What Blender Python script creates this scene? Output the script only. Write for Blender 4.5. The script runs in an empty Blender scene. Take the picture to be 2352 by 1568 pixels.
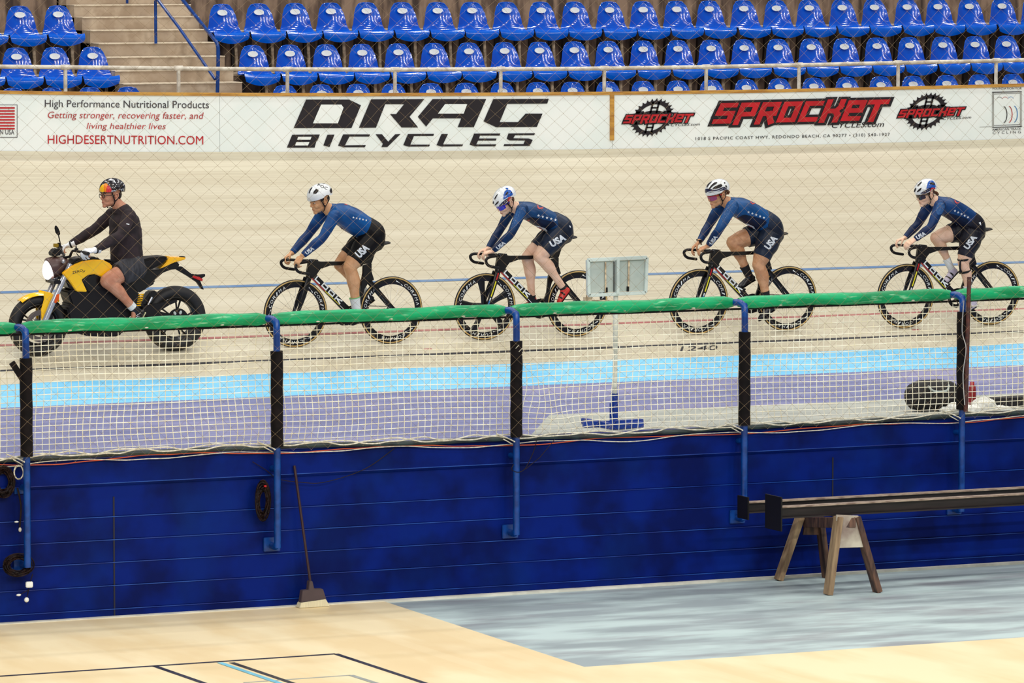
import bpy, bmesh, math, random
from mathutils import Vector, Matrix, noise as mnoise
from mathutils.bvhtree import BVHTree
random.seed(7)
SC = bpy.context.scene
COL = SC.collection
# ------------------------------------------------------------------ camera
FPX = 11600.0; TH = math.radians(24.6); PITCH = math.atan(0.0831)
CAMZ = 4.51
CAM = Vector((-49*math.sin(TH), -49*math.cos(TH), CAMZ))
Fh = Vector((math.sin(TH), math.cos(TH), 0)); Rv = Vector((math.cos(TH), -math.sin(TH), 0))
Fv = (Fh*math.cos(PITCH) + Vector((0, 0, -math.sin(PITCH)))).normalized()
Uv = Rv.cross(Fv)
def ray(px, py):
    return (Fv + Rv*((px-1176)/FPX) + Uv*((784-py)/FPX)).normalized()
def on_plane(px, py, p0, n):
    d = ray(px, py); t = (Vector(p0)-CAM).dot(n)/d.dot(n)
    return CAM + d*t
def on_y(px, py, Y): return on_plane(px, py, (0, Y, 0), Vector((0, 1, 0)))
def on_z(px, py, Z): return on_plane(px, py, (0, 0, Z), Vector((0, 0, 1)))
cd = bpy.data.cameras.new('camera'); cam = bpy.data.objects.new('camera', cd); COL.objects.link(cam)
cd.sensor_width = 36; cd.lens = FPX/2352*36; cd.clip_end = 400
cam.matrix_world = Matrix.Translation(CAM) @ Matrix((Rv, Uv, -Fv)).transposed().to_4x4()
cd.dof.use_dof = True; cd.dof.focus_distance = 49.5; cd.dof.aperture_fstop = 8
SC.camera = cam

# ------------------------------------------------------------------ materials
def lin(c):
    return tuple(((v/255)/12.92 if v/255 <= .04045 else ((v/255+.055)/1.055)**2.4) for v in c)+(1,)
def mat(name, c, rough=.5, metal=0, spec=.5, c2=None, scale=(1, 1, 1), nscale=5, detail=4, lo=.4, hi=.6, bump=0, emis=0, coat=0, sheen=0, alpha=None):
    m = bpy.data.materials.new(name); m.use_nodes = True; nt = m.node_tree; b = nt.nodes['Principled BSDF']
    b.inputs['Base Color'].default_value = lin(c); b.inputs['Roughness'].default_value = rough
    b.inputs['Metallic'].default_value = metal; b.inputs['Specular IOR Level'].default_value = spec
    b.inputs['Coat Weight'].default_value = coat; b.inputs['Coat Roughness'].default_value = .08
    b.inputs['Sheen Weight'].default_value = sheen
    if alpha is not None:
        b.inputs['Transmission Weight'].default_value = alpha
    if emis:
        b.inputs['Emission Color'].default_value = lin(c); b.inputs['Emission Strength'].default_value = emis
    tc = nt.nodes.new('ShaderNodeTexCoord'); mp = nt.nodes.new('ShaderNodeMapping'); mp.inputs['Scale'].default_value = scale
    nz = nt.nodes.new('ShaderNodeTexNoise'); nz.inputs['Scale'].default_value = nscale; nz.inputs['Detail'].default_value = detail
    nt.links.new(tc.outputs['Object'], mp.inputs[0]); nt.links.new(mp.outputs[0], nz.inputs['Vector'])
    if c2 is None: c2 = tuple(v*.9 for v in c)
    rp = nt.nodes.new('ShaderNodeValToRGB'); rp.color_ramp.elements[0].position = lo; rp.color_ramp.elements[1].position = hi
    rp.color_ramp.elements[0].color = lin(c2); rp.color_ramp.elements[1].color = lin(c)
    nt.links.new(nz.outputs['Fac'], rp.inputs[0]); nt.links.new(rp.outputs[0], b.inputs['Base Color'])
    if bump:
        bp = nt.nodes.new('ShaderNodeBump'); bp.inputs['Strength'].default_value = bump; bp.inputs['Distance'].default_value = .01
        nt.links.new(nz.outputs['Fac'], bp.inputs['Height']); nt.links.new(bp.outputs[0], b.inputs['Normal'])
    m['c'] = 1
    return m
def layer(m, c3, scale, nscale, lo, hi, amt=1.0, kind='noise'):
    """another procedural colour layer mixed over the material's own"""
    nt = m.node_tree; b = nt.nodes['Principled BSDF']; src = b.inputs['Base Color'].links[0].from_socket
    tc = [n for n in nt.nodes if n.type == 'TEX_COORD'][0]
    mp = nt.nodes.new('ShaderNodeMapping'); mp.inputs['Scale'].default_value = scale
    nt.links.new(tc.outputs['Object'], mp.inputs[0])
    if kind == 'noise':
        nz = nt.nodes.new('ShaderNodeTexNoise'); nz.inputs['Detail'].default_value = 5; out = nz.outputs['Fac']
    elif kind == 'dots':
        nz = nt.nodes.new('ShaderNodeTexVoronoi'); nz.inputs['Randomness'].default_value = 0.0; out = nz.outputs['Distance']
    else:
        nz = nt.nodes.new('ShaderNodeTexWhiteNoise'); out = nz.outputs['Value']
        fl = nt.nodes.new('ShaderNodeVectorMath'); fl.operation = 'FLOOR'; nt.links.new(mp.outputs[0], fl.inputs[0]); nt.links.new(fl.outputs[0], nz.inputs['Vector'])
    if kind != 'cell':
        nz.inputs['Scale'].default_value = nscale; nt.links.new(mp.outputs[0], nz.inputs['Vector'])
    mr = nt.nodes.new('ShaderNodeMapRange'); mr.inputs[1].default_value = lo; mr.inputs[2].default_value = hi; mr.inputs[4].default_value = amt
    nt.links.new(out, mr.inputs[0])
    mx = nt.nodes.new('ShaderNodeMix'); mx.data_type = 'RGBA'
    nt.links.new(mr.outputs[0], mx.inputs[0]); nt.links.new(src, mx.inputs[6]); mx.inputs[7].default_value = lin(c3)
    nt.links.new(mx.outputs[2], b.inputs['Base Color'])
    return m
M = {}
M['track'] = layer(layer(mat('track_wood', (198, 190, 166), .5, c2=(184, 174, 150), scale=(.25, 14, 14), nscale=2.2, lo=.35, hi=.65),
                         (176, 158, 126), (.35, 30, 30), 1.5, .56, .72, .55), (210, 203, 182), (.12, 3, 3), 1, .45, .7, .6)
M['cote'] = mat('blue_apron_paint', (126, 200, 238), .5, c2=(112, 188, 228), scale=(.5, 6, 6), nscale=3)
M['purple'] = layer(mat('violet_apron_paint', (120, 124, 168), .6, c2=(104, 108, 152), scale=(.5, 3, 1), nscale=1.5), (160, 154, 188), (.3, .8, 1), 1, .5, .7, .6)
M['grey'] = mat('bare_apron_concrete', (176, 178, 170), .7, c2=(156, 160, 154), scale=(.5, 2, 1), nscale=2)
M['blackline'] = mat('black_line_paint', (38, 38, 44), .6)
M['redline'] = mat('red_line_paint', (158, 84, 82), .6, c2=(176, 122, 112))
M['blueline'] = mat('blue_line_paint', (80, 116, 160), .6, c2=(104, 132, 166))
M['board'] = mat('white_board', (246, 251, 249), .35, c2=(238, 247, 245), nscale=2)
M['gold'] = mat('gold_trim_wood', (206, 156, 72), .5, c2=(170, 118, 48), scale=(1, 8, 8), nscale=4)
M['ink'] = mat('black_ink', (26, 18, 26), .5)
M['inkred'] = mat('red_ink', (196, 20, 32), .5, c2=(176, 14, 26))
M['textred'] = mat('faded_red_ink', (190, 62, 62), .5)
M['textgrey'] = mat('faded_dark_ink', (70, 66, 72), .5)
M['inkblue'] = mat('blue_ink', (60, 130, 190), .5)
M['inkgrey'] = mat('pale_grey_ink', (170, 172, 168), .5)
M['white'] = mat('white_plastic', (240, 243, 240), .35)
M['whiteprint'] = mat('white_print', (225, 230, 235), .5)
M['wall'] = layer(mat('blue_block_paint', (0, 28, 114), .5, spec=.1, c2=(0, 16, 80), scale=(1, 1, 1), nscale=2.2, bump=.25), (2, 40, 116), (.8, 1, .5), 2.2, .5, .75, .6)
M['pipe'] = mat('blue_pipe_paint', (4, 66, 146), .3, c2=(2, 48, 116), nscale=14)
M['foam'] = mat('black_foam', (20, 13, 15), .8, spec=.2, c2=(8, 5, 7), nscale=12, bump=.3)
M['green'] = layer(mat('green_vinyl', (6, 166, 106), .38, spec=.3, c2=(0, 134, 80), scale=(1, 6, 6), nscale=2.5, bump=.3), (150, 214, 170), (3.0, 20, 20), 2.2, .60, .72, .8)
M['net'] = mat('white_net_cord', (246, 244, 226), .8, c2=(236, 228, 200), nscale=8)
M['dnet'] = mat('tan_net_twine', (142, 122, 94), .8)
M['rope'] = mat('white_rope', (224, 220, 204), .8, c2=(190, 184, 165), nscale=30)
M['orange'] = mat('orange_cord', (206, 84, 34), .6)
M['dgreen'] = mat('dark_green_tube', (34, 52, 52), .5, c2=(16, 24, 26), nscale=9)
M['cable'] = mat('black_cable', (18, 11, 13), .55, spec=.2, c2=(36, 20, 18), nscale=20)
M['floorwood'] = layer(layer(mat('maple_floor', (240, 222, 180), .42, c2=(230, 206, 158), scale=(1.6, .5, 1), nscale=1.3),
                             (218, 188, 138), (.9, .45, 1), 1.1, .55, .8, .5), (240, 222, 180), (7.0, .45, 1), 1, .5, .9, .35, 'cell')
M['concrete'] = layer(mat('grey_floor_concrete', (184, 202, 202), .5, c2=(146, 158, 162), scale=(.7, 2.0, 1), nscale=1.3, lo=.38, hi=.6), (124, 122, 130), (.8, 2.6, 1), 1.0, .52, .70, .75)
M['navyline'] = mat('navy_court_line', (12, 14, 44), .4)
M['skyline'] = mat('pale_blue_court_line', (120, 196, 222), .4)
M['greyline'] = mat('grey_court_line', (160, 166, 160), .4)
M['stand'] = layer(mat('stand_concrete', (188, 170, 148), .8, c2=(160, 140, 118), nscale=6, bump=.3), (120, 98, 80), (1, 1, 1), 3.0, .52, .72, .6)
M['riser'] = layer(mat('riser_concrete', (142, 120, 102), .85, c2=(96, 78, 66), scale=(2, 2, .6), nscale=5, bump=.3), (44, 32, 30), (3.2, 1, .5), 2.0, .50, .62, .85)  # near-black upright streaks put the seats' shadows into the riser colour
M['nosing'] = mat('pale_step_edge', (222, 208, 184), .7, c2=(200, 184, 160), nscale=12)
M['seat'] = mat('blue_seat_plastic', (0, 92, 206), .12, spec=.5, c2=(0, 76, 190), nscale=3, coat=.35)
M['beige'] = mat('beige_bracket', (228, 208, 178), .6, c2=(160, 140, 116), nscale=20)
M['chain_and_shade'] = mat('dark_chain_and_seat_shade', (30, 22, 22), .6)
M['railwhite'] = mat('weathered_white_pipe', (222, 216, 202), .5, c2=(186, 176, 160), nscale=9)
M['carbon'] = mat('black_carbon', (9, 8, 10), .3, spec=.35, c2=(5, 4, 6), coat=.15)
M['matte'] = mat('matte_black', (14, 11, 14), .5, spec=.3)
M['tan'] = mat('tan_sidewall', (214, 176, 104), .6)
M['rubber'] = mat('black_rubber', (18, 16, 18), .6)
M['steel'] = mat('brushed_steel', (190, 190, 195), .3, metal=.8)
M['silver'] = mat('silver_fork', (208, 212, 222), .22, metal=.6)
M['red'] = mat('red_paint', (196, 24, 34), .3)
M['yellowstripe'] = mat('yellow_stripe', (236, 222, 40), .4)
M['yellow'] = mat('yellow_bodywork', (255, 200, 0), .22, c2=(255, 190, 0), coat=.5)
M['brown'] = mat('brown_headlamp_shell', (84, 58, 54), .35)
M['orangeref'] = mat('orange_reflector', (240, 92, 10), .25)
M['lamp'] = mat('lit_headlamp', (255, 255, 255), .3, emis=6)
M['skin1'] = mat('skin_tan', (214, 162, 118), .5, c2=(202, 146, 100), nscale=14)
M['skin2'] = mat('skin_pale', (236, 196, 168), .5, c2=(228, 182, 152), nscale=14)
M['skin3'] = mat('skin_freckled', (212, 158, 116), .5, c2=(190, 134, 94), nscale=16)
M['skin0'] = mat('skin_ruddy', (206, 146, 116), .5, c2=(188, 124, 94), nscale=14)
M['eyewhite'] = mat('eye_white', (206, 196, 190), .3)
M['lips'] = mat('lip_colour', (168, 92, 76), .5)
M['hairdark'] = mat('dark_hair', (38, 24, 20), .6, c2=(24, 14, 12), scale=(1, 1, 6), nscale=40)
M['hairbrown'] = mat('brown_hair', (120, 76, 44), .6, c2=(82, 46, 26), scale=(1, 1, 4), nscale=50)
def suit(name, a, b):
    m = mat(name, a, .42, c2=b, scale=(1, 1, 1), nscale=4.5, lo=.38, hi=.62, bump=.1, spec=.25)
    return layer(m, (120, 150, 180), (80, 80, 80), 1, .16, .05, .12, 'dots')
M['suit1'] = suit('blue_skinsuit_bright', (8, 82, 146), (6, 46, 96))
M['suit2'] = suit('blue_skinsuit_dusky', (12, 64, 112), (8, 34, 70))
M['suit3'] = suit('blue_skinsuit_mid', (10, 76, 134), (8, 38, 78))
M['suit4'] = suit('blue_skinsuit_deep', (8, 58, 112), (6, 28, 66))
M['shortblack'] = mat('black_bib_fabric', (9, 7, 9), .5, spec=.2)
M['shortnavy'] = suit('navy_shorts_fabric', (28, 42, 64), (16, 24, 40))
M['shortcoal'] = suit('charcoal_shorts_fabric', (28, 28, 42), (14, 14, 24))
M['sweater'] = mat('black_sweater', (48, 34, 38), .85, c2=(30, 20, 24), nscale=9, bump=.5)
M['cargo'] = mat('dark_grey_shorts', (58, 58, 64), .8, c2=(38, 38, 44), scale=(4, 1, 1), nscale=9, bump=.5)
M['glove'] = mat('white_glove', (238, 240, 242), .6)
M['sockblack'] = mat('black_sock', (20, 18, 22), .8)
M['sockwhite'] = mat('white_sock', (228, 232, 230), .8)
M['shoered'] = mat('red_shoe', (224, 52, 44), .35)
M['shoelilac'] = mat('lilac_white_shoe', (214, 204, 222), .35)
M['shoeblack'] = mat('black_shoe', (22, 22, 28), .3)
M['cream'] = mat('cream_sole', (220, 216, 170), .6)
M['helmwhite'] = mat('white_helmet', (236, 240, 240), .25, coat=.5)
M['helmblue'] = mat('blue_helmet_panel', (16, 84, 176), .25, coat=.5)
M['helmnavy'] = mat('navy_helmet_panel', (14, 18, 60), .3, coat=.3)
M['helmblack'] = mat('black_helmet', (20, 14, 24), .22, coat=.6)
M['vent'] = mat('dark_vent', (22, 14, 16), .8)
M['lensblue'] = mat('blue_mirror_lens', (28, 24, 200), .12, coat=.6)
M['lensdark'] = mat('dark_lens', (30, 16, 18), .12, coat=.6)
M['lenspink'] = mat('pink_lens', (150, 70, 110), .15)
M['signgrey'] = mat('grey_sign_panel', (184, 194, 190), .5, c2=(170, 182, 178))
M['signframe'] = mat('pale_sign_frame', (206, 220, 218), .4)
M['greypole'] = mat('pale_pole_paint', (222, 226, 214), .5)
M['bluebase'] = mat('blue_stand_paint', (14, 60, 160), .35)
M['bag'] = mat('black_bag_fabric', (22, 18, 22), .7, bump=.3)
M['bottle'] = mat('red_bottle', (150, 34, 40), .35)
M['towel'] = mat('white_towel', (236, 236, 228), .9, bump=.6, nscale=30)
M['steelblack'] = mat('dark_steel_beam', (36, 26, 28), .45, c2=(20, 14, 16), scale=(.6, 4, 4))
M['beamedge'] = mat('pale_beam_flange', (168, 150, 132), .45, c2=(120, 100, 86), scale=(2, 6, 6))
M['saw'] = mat('weathered_wood', (172, 146, 112), .7, c2=(110, 84, 62), scale=(6, 6, 1), nscale=3, lo=.3, hi=.7)
M['sawdark'] = mat('dark_weathered_wood', (112, 80, 62), .7, c2=(60, 42, 38), scale=(6, 6, 1), nscale=3)
M['gusset'] = mat('painted_plywood_end', (206, 198, 178), .7, c2=(140, 122, 112), nscale=4, lo=.3, hi=.6)
M['broom'] = mat('cream_bristles', (226, 218, 186), .9, scale=(60, 60, 1), nscale=4)
M['broomcap'] = mat('brown_broom_cap', (76, 62, 66), .6)
M['handle'] = mat('dark_red_handle', (50, 26, 34), .5)
M['yelbox'] = mat('amber_reservoir', (160, 130, 20), .3)

# ------------------------------------------------------------------ mesh builder
def catmull(pts, rad, n=6):
    if len(pts) == 2: n = max(n, 4)
    P = [Vector(p) for p in pts]; R = rad; out = []; ro = []
    for i in range(len(P)-1):
        p0 = P[max(i-1, 0)]; p1 = P[i]; p2 = P[i+1]; p3 = P[min(i+2, len(P)-1)]
        for k in range(n):
            t = k/n
            q = .5*((2*p1)+(p2-p0)*t+(2*p0-5*p1+4*p2-p3)*t*t+(-p0+3*p1-3*p2+p3)*t**3)
            out.append(q); ro.append(tuple(a+(b-a)*(t*t*(3-2*t)) for a, b in zip(R[i], R[i+1])))
    out.append(P[-1]); ro.append(R[-1])
    return out, ro
class MB:
    def __init__(s): s.v = []; s.f = []; s.mi = []
    def add(s, vs, fs, mi=0):
        o = len(s.v); s.v += [Vector(v) for v in vs]; s.f += [tuple(i+o for i in f) for f in fs]; s.mi += [mi]*len(fs)
    def box(s, c, d, M3=None, mi=0):
        c = Vector(c); vs = []
        for x in (-1, 1):
            for y in (-1, 1):
                for z in (-1, 1):
                    p = Vector((x*d[0]/2, y*d[1]/2, z*d[2]/2))
                    if M3: p = M3 @ p
                    vs.append(c+p)
        s.add(vs, [(0, 1, 3, 2), (4, 6, 7, 5), (0, 4, 5, 1), (2, 3, 7, 6), (0, 2, 6, 4), (1, 5, 7, 3)], mi); return s
    def bar(s, a, b, w, h, up=(0, 0, 1), mi=0):
        a = Vector(a); b = Vector(b); t = (b-a); L = t.length; t.normalize(); u = Vector(up)
        sd = t.cross(u)
        if sd.length < 1e-4: sd = t.cross(Vector((1, 0, 0)))
        sd.normalize(); u = sd.cross(t)
        return s.box((a+b)/2, (L, w, h), Matrix((t, sd, u)).transposed(), mi)
    def tube(s, pts, r, n=10, side=None, smooth=0, cap='flat', mi=0, closed=False):
        """r: scalar, list, or list of (side, other)"""
        m = len(pts)
        R = [(r, r)]*m if not isinstance(r, (list, tuple)) else [(q if isinstance(q, (list, tuple)) else (q, q)) for q in r]
        P = [Vector(p) for p in pts]
        if smooth: P, R = catmull(P, R, smooth)
        m = len(P); rings = []
        prev = None
        def tan(i):
            if closed: return (P[(i+1) % m]-P[i-1]).normalized()
            return (P[min(i+1, m-1)]-P[max(i-1, 0)]).normalized()
        fr = []
        for i in range(m):
            t = tan(i)
            if side is not None: sd = Vector(side)-t*t.dot(Vector(side))
            elif prev is not None: sd = prev-t*t.dot(prev)
            else:
                sd = t.cross(Vector((0, 0, 1)))
                if sd.length < .05: sd = t.cross(Vector((1, 0, 0)))
            sd.normalize(); prev = sd; fr.append((t, sd, sd.cross(t)))
        seq = []
        if cap == 'round' and not closed:
            t, sd, up = fr[0]; k = min(R[0])
            for a in (80, 55, 28): seq.append((P[0]-t*k*math.sin(math.radians(a)), (R[0][0]*math.cos(math.radians(a)), R[0][1]*math.cos(math.radians(a))), fr[0]))
        for i in range(m): seq.append((P[i], R[i], fr[i]))
        if cap == 'round' and not closed:
            t = fr[-1][0]; k = min(R[-1])
            for a in (28, 55, 80): seq.append((P[-1]+t*k*math.sin(math.radians(a)), (R[-1][0]*math.cos(math.radians(a)), R[-1][1]*math.cos(math.radians(a))), fr[-1]))
        vs = []
        for p, rr, (t, sd, up) in seq:
            for k in range(n):
                a = 2*math.pi*k/n; vs.append(p+sd*math.cos(a)*rr[0]+up*math.sin(a)*rr[1])
        fs = []; L = len(seq)
        for i in range(L-1 if not closed else L):
            for k in range(n):
                j = (i+1) % L; fs.append((i*n+k, i*n+(k+1) % n, j*n+(k+1) % n, j*n+k))
        if not closed:
            fs.append(tuple(range(n-1, -1, -1))); fs.append(tuple((L-1)*n+k for k in range(n)))
        s.add(vs, fs, mi); return s
    def ell(s, c, r, M3=None, n=16, mi=0):
        c = Vector(c); vs = [c+(M3 @ Vector((0, 0, r[2])) if M3 else Vector((0, 0, r[2])))]; m = n//2
        for i in range(1, m):
            a = math.pi*i/m
            for k in range(n):
                b = 2*math.pi*k/n; p = Vector((r[0]*math.sin(a)*math.cos(b), r[1]*math.sin(a)*math.sin(b), r[2]*math.cos(a)))
                vs.append(c+(M3 @ p if M3 else p))
        p = Vector((0, 0, -r[2])); vs.append(c+(M3 @ p if M3 else p))
        fs = [(0, 1+k, 1+(k+1) % n) for k in range(n)]
        for i in range(m-2):
            for k in range(n): fs.append((1+i*n+k, 1+(i+1)*n+k, 1+(i+1)*n+(k+1) % n, 1+i*n+(k+1) % n))
        o = 1+(m-2)*n; e = len(vs)-1
        for k in range(n): fs.append((o+k, e, o+(k+1) % n))
        s.add(vs, fs, mi); return s
    def prism(s, A, B, mi=0):
        """closed prism between polygon A and B (same count)"""
        n = len(A); s.add(list(A)+list(B), [tuple(range(n)), tuple(range(2*n-1, n-1, -1))]+[(k, (k+n), (k+1) % n+n, (k+1) % n) for k in range(n)], mi); return s
    def mesh(s, name='m'):
        me = bpy.data.meshes.new(name); me.from_pydata([tuple(v) for v in s.v], [], s.f); me.update()
        for p, k in zip(me.polygons, s.mi): p.material_index = k
        bm = bmesh.new(); bm.from_mesh(me); bmesh.ops.recalc_face_normals(bm, faces=bm.faces); bm.to_mesh(me); bm.free()
        return me
    def build(s, name, m, parent=None, smooth=True, bevel=0, angle=40):
        me = s.mesh(name)
        return link(name, me, m, parent, smooth, bevel, angle)
def link(name, me, m, parent=None, smooth=True, bevel=0, angle=40):
    if bevel:
        bm = bmesh.new(); bm.from_mesh(me)
        ed = [e for e in bm.edges if len(e.link_faces) == 2 and e.calc_face_angle(0) > .5]
        bmesh.ops.bevel(bm, geom=ed, offset=bevel, segments=2, affect='EDGES', clamp_overlap=True); bm.to_mesh(me); bm.free()
    o = bpy.data.objects.new(name, me); COL.objects.link(o)
    for mm in (m if isinstance(m, (list, tuple)) else [m]): me.materials.append(mm)
    if smooth:
        me.shade_smooth(); me.set_sharp_from_angle(angle=math.radians(angle))
    if parent: o.parent = parent
    return o
def tag(o, label, cat, group=None, kind=None):
    o['label'] = label; o['category'] = cat
    if group: o['group'] = group
    if kind: o['kind'] = kind
    return o
def struct(o): o['kind'] = 'structure'; return o
def empty(name, loc=(0, 0, 0), rot=(0, 0, 0)):
    o = bpy.data.objects.new(name, None); COL.objects.link(o); o.location = loc; o.rotation_euler = rot; o.empty_display_size = .1; return o
def part(o, label): o['label'] = label; return o
# ---------------------------------------------------------------- text
_tc = {}
def text2d(s, bold=0.0, shear=0.0, sx=1.0, space=1.0):
    key = (s, bold, shear, space)
    if key not in _tc:
        cu = bpy.data.curves.new('t', 'FONT'); cu.body = s; cu.offset = bold; cu.shear = shear; cu.resolution_u = 3; cu.space_character = space
        ob = bpy.data.objects.new('t', cu); COL.objects.link(ob)
        dg = bpy.context.evaluated_depsgraph_get(); dg.update()
        me = bpy.data.meshes.new_from_object(ob.evaluated_get(dg))
        vs = [(v.co.x, v.co.y) for v in me.vertices]; fs = [tuple(p.vertices) for p in me.polygons]
        bpy.data.objects.remove(ob); bpy.data.curves.remove(cu); bpy.data.meshes.remove(me)
        x0 = min(v[0] for v in vs); x1 = max(v[0] for v in vs); y0 = min(v[1] for v in vs); y1 = max(v[1] for v in vs)
        _tc[key] = ([((x-x0)/(x1-x0), (y-y0)/(y1-y0)) for x, y in vs], fs, (x1-x0)/(y1-y0))
    return _tc[key]
STR = {  # stroke letters on a 0..1 x 0..1 grid
 'U': [[(0, 1), (0, .15), (.15, 0), (.85, 0), (1, .15), (1, 1)]],
 'S': [[(1, .85), (.85, 1), (.15, 1), (0, .85), (0, .62), (.15, .5), (.85, .5), (1, .38), (1, .15), (.85, 0), (.15, 0), (0, .15)]],
 'A': [[(0, 0), (0.4, 1), (.6, 1), (1, 0)], [(.16, .33), (.84, .33)]],
 's': [[(1, 1), (0.05, 1), (0, .5), (1, .5), (1, 0), (0, 0)]],
 'P': [[(0, -.1), (0, 1), (1, 1), (1, .42), (0, .42)]],
 'R': [[(0, -.1), (0, 1), (1, 1), (1, .42), (.05, .42)], [(.6, .42), (1, -.1)]],
 'O': [[(0, 0), (0, 1), (1, 1), (1, 0), (0, 0), (0, .2)]],
 'C': [[(1, 1), (0, 1), (0, 0), (1, 0)]],
 'K': [[(0, -.08), (0, 1.08)], [(1, 1.08), (1, .75), (.75, .5), (0.05, .5)], [(.75, .5), (1, .25), (1, -.08)]],
 'e': [[(1, 0), (0, 0), (0, 1), (1, 1), (1, .5), (0, .5)]],
 'T': [[(-.1, 1), (1.1, 1)], [(.5, 1), (.5, -.1)]],
 'L': [[(0, 1), (0, 0), (1, 0)]],
}
def stroke2d(word, w=.7, gap=.35, th=.16, shear=.3):
    """thick polyline letters -> (verts, faces) in unit where letter height=1"""
    vs = []; fs = []; x = 0
    def q(a, b, th):
        a = Vector(a); b = Vector(b); d = (b-a).normalized(); n = Vector((-d.y, d.x))*th; e = d*th
        o = len(vs); vs.extend([a-e+n, b+e+n, b+e-n, a-e-n]); fs.append((o, o+1, o+2, o+3))
    for ch in word:
        for pl in STR[ch]:
            for a, b in zip(pl, pl[1:]): q((x+a[0]*w, a[1]), (x+b[0]*w, b[1]), th)
        x += w+gap
    tot = x-gap
    return [((v.x+v.y*shear)/(1), v.y) for v in vs], fs, tot

# ================================================================== THE SETTING
YW = -4.63; ZF = -1.356
XA, XB = -9.0, 11.0
def struct_box(name, x0, x1, y0, y1, z0, z1, m, parent=None):
    return struct(MB().box(((x0+x1)/2, (y0+y1)/2, (z0+z1)/2), (x1-x0, y1-y0, z1-z0)).build(name, m, parent, False))
# curved-in-height outer rim
YR = 6.9; ZR = 1.957
pxs = [-400, 0, 400, 784, 1176, 1568, 1960, 2352, 2800]; dzp = [38, 22, 12, 5, 0, -2.5, -1, 2.5, 9]
knots = []
for p, dz in zip(pxs, dzp):
    d = on_y(p, 330, YR); dist = (d-CAM).dot(Fv); knots.append((d.x, dz*dist/FPX))
def rim_dz(x):
    if x <= knots[0][0]: return knots[0][1]
    for (a, za), (b, zb) in zip(knots, knots[1:]):
        if x <= b:
            t = (x-a)/(b-a); return za+(zb-za)*t
    return knots[-1][1]
def rim_s(x): return (rim_dz(x-1.0)+rim_dz(x-.5)+rim_dz(x)+rim_dz(x+.5)+rim_dz(x+1.0))/5
LT = math.hypot(YR, ZR); CB, SB = YR/LT, ZR/LT
def track(x, s, up=0.0):
    return Vector((x, s*CB-up*SB, s*SB+up*CB+rim_s(x)*max(0, s/LT)**2))
def strip(s0, s1, m, name, parent=None, up=0, xa=XA-6, xb=XB+8, nx=90, ns=1):
    mb = MB(); vs = []; fs = []
    for i in range(nx+1):
        x = xa+(xb-xa)*i/nx
        for j in range(ns+1): vs.append(track(x, s0+(s1-s0)*j/ns, up))
    for i in range(nx):
        for j in range(ns):
            a = i*(ns+1)+j; fs.append((a, a+ns+1, a+ns+2, a+1))
    mb.add(vs, fs); return mb.build(name, m, parent, True)
S_BLUE = .60
trk = struct(strip(S_BLUE, LT, M['track'], 'floor_track', ns=14))
struct(strip(0, S_BLUE, M['cote'], 'floor_blue_band', None))
def s_at(px, py):
    p = on_plane(px, py, (0, 0, 0), Vector((0, -SB, CB))); return math.hypot(p.y, p.z)*(1 if p.y > 0 else -1)
sB = s_at(1176, 807); sR = s_at(1176, 752); sU = s_at(1176, 640)
strip(sB-.025, sB+.025, M['blackline'], 'track_line', trk, .003)['kind'] = 'structure'
strip(sR-.025, sR+.025, M['redline'], 'track_line', trk, .003)['kind'] = 'structure'
strip(sU-.032, sU+.032, M['blueline'], 'track_line', trk, .003)['kind'] = 'structure'
print('TRACK s', S_BLUE, sB, sR, sU, LT)
# distance number painted on the boards
def put_text(name, s, m, parent, fn, bold=0, shear=0, space=1.0):
    vs, fs, asp = text2d(s, bold, shear, 1, space)
    mb = MB(); mb.add([fn(x, y) for x, y in vs], fs); me = mb.mesh(name)
    o = bpy.data.objects.new(name, me); COL.objects.link(o); me.materials.append(m); o.parent = parent
    return o
Ntrk = Vector((0, -SB, CB))
def trk_px(px, py, up=.004): return on_plane(px, py, Ntrk*up, Ntrk)
o = put_text('distance_number', '1240', M['blackline'], trk, lambda x, y: trk_px(1562+x*84+y*4, 806-y*11-x*3), bold=.005)
o['kind'] = 'structure'
for (a, b) in (((104, 501), (122, 505)), ((599, 513), (606, 514)), ((974, 802), (992, 801)), ((2096, 758), (2110, 757))):
    pa = trk_px(*a, .003); pb = trk_px(*b, .003); q = MB().bar(pa, pb, .03, .003, up=Ntrk).build('track_scuff', M['redline'] if a[1] > 600 else M['textgrey'], trk, False); q['kind'] = 'structure'
# purple apron, with bare grey patch
mb = MB(); mb.box(((XA+XB)/2, (YW)/2-.0, -.06), (XB-XA+14, -YW, .12)); apron = struct(mb.build('floor_apron', M['purple'], None, False))
pts = [on_z(1228, 1010, .004), on_z(1262, 952, .004), on_z(1568, 938, .004), on_z(1960, 921, .004), on_z(2352, 902, .004), on_z(2900, 878, .004)]
pts = [Vector((p.x, max(p.y, YW+.01), .004)) for p in pts]
pts.append(Vector((pts[-1].x, YW+.01, .004)))
mb = MB(); mb.prism(pts, [p-Vector((0, 0, .003)) for p in pts]); struct(mb.build('floor_apron_bare_patch', M['grey'], None, False))
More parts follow.
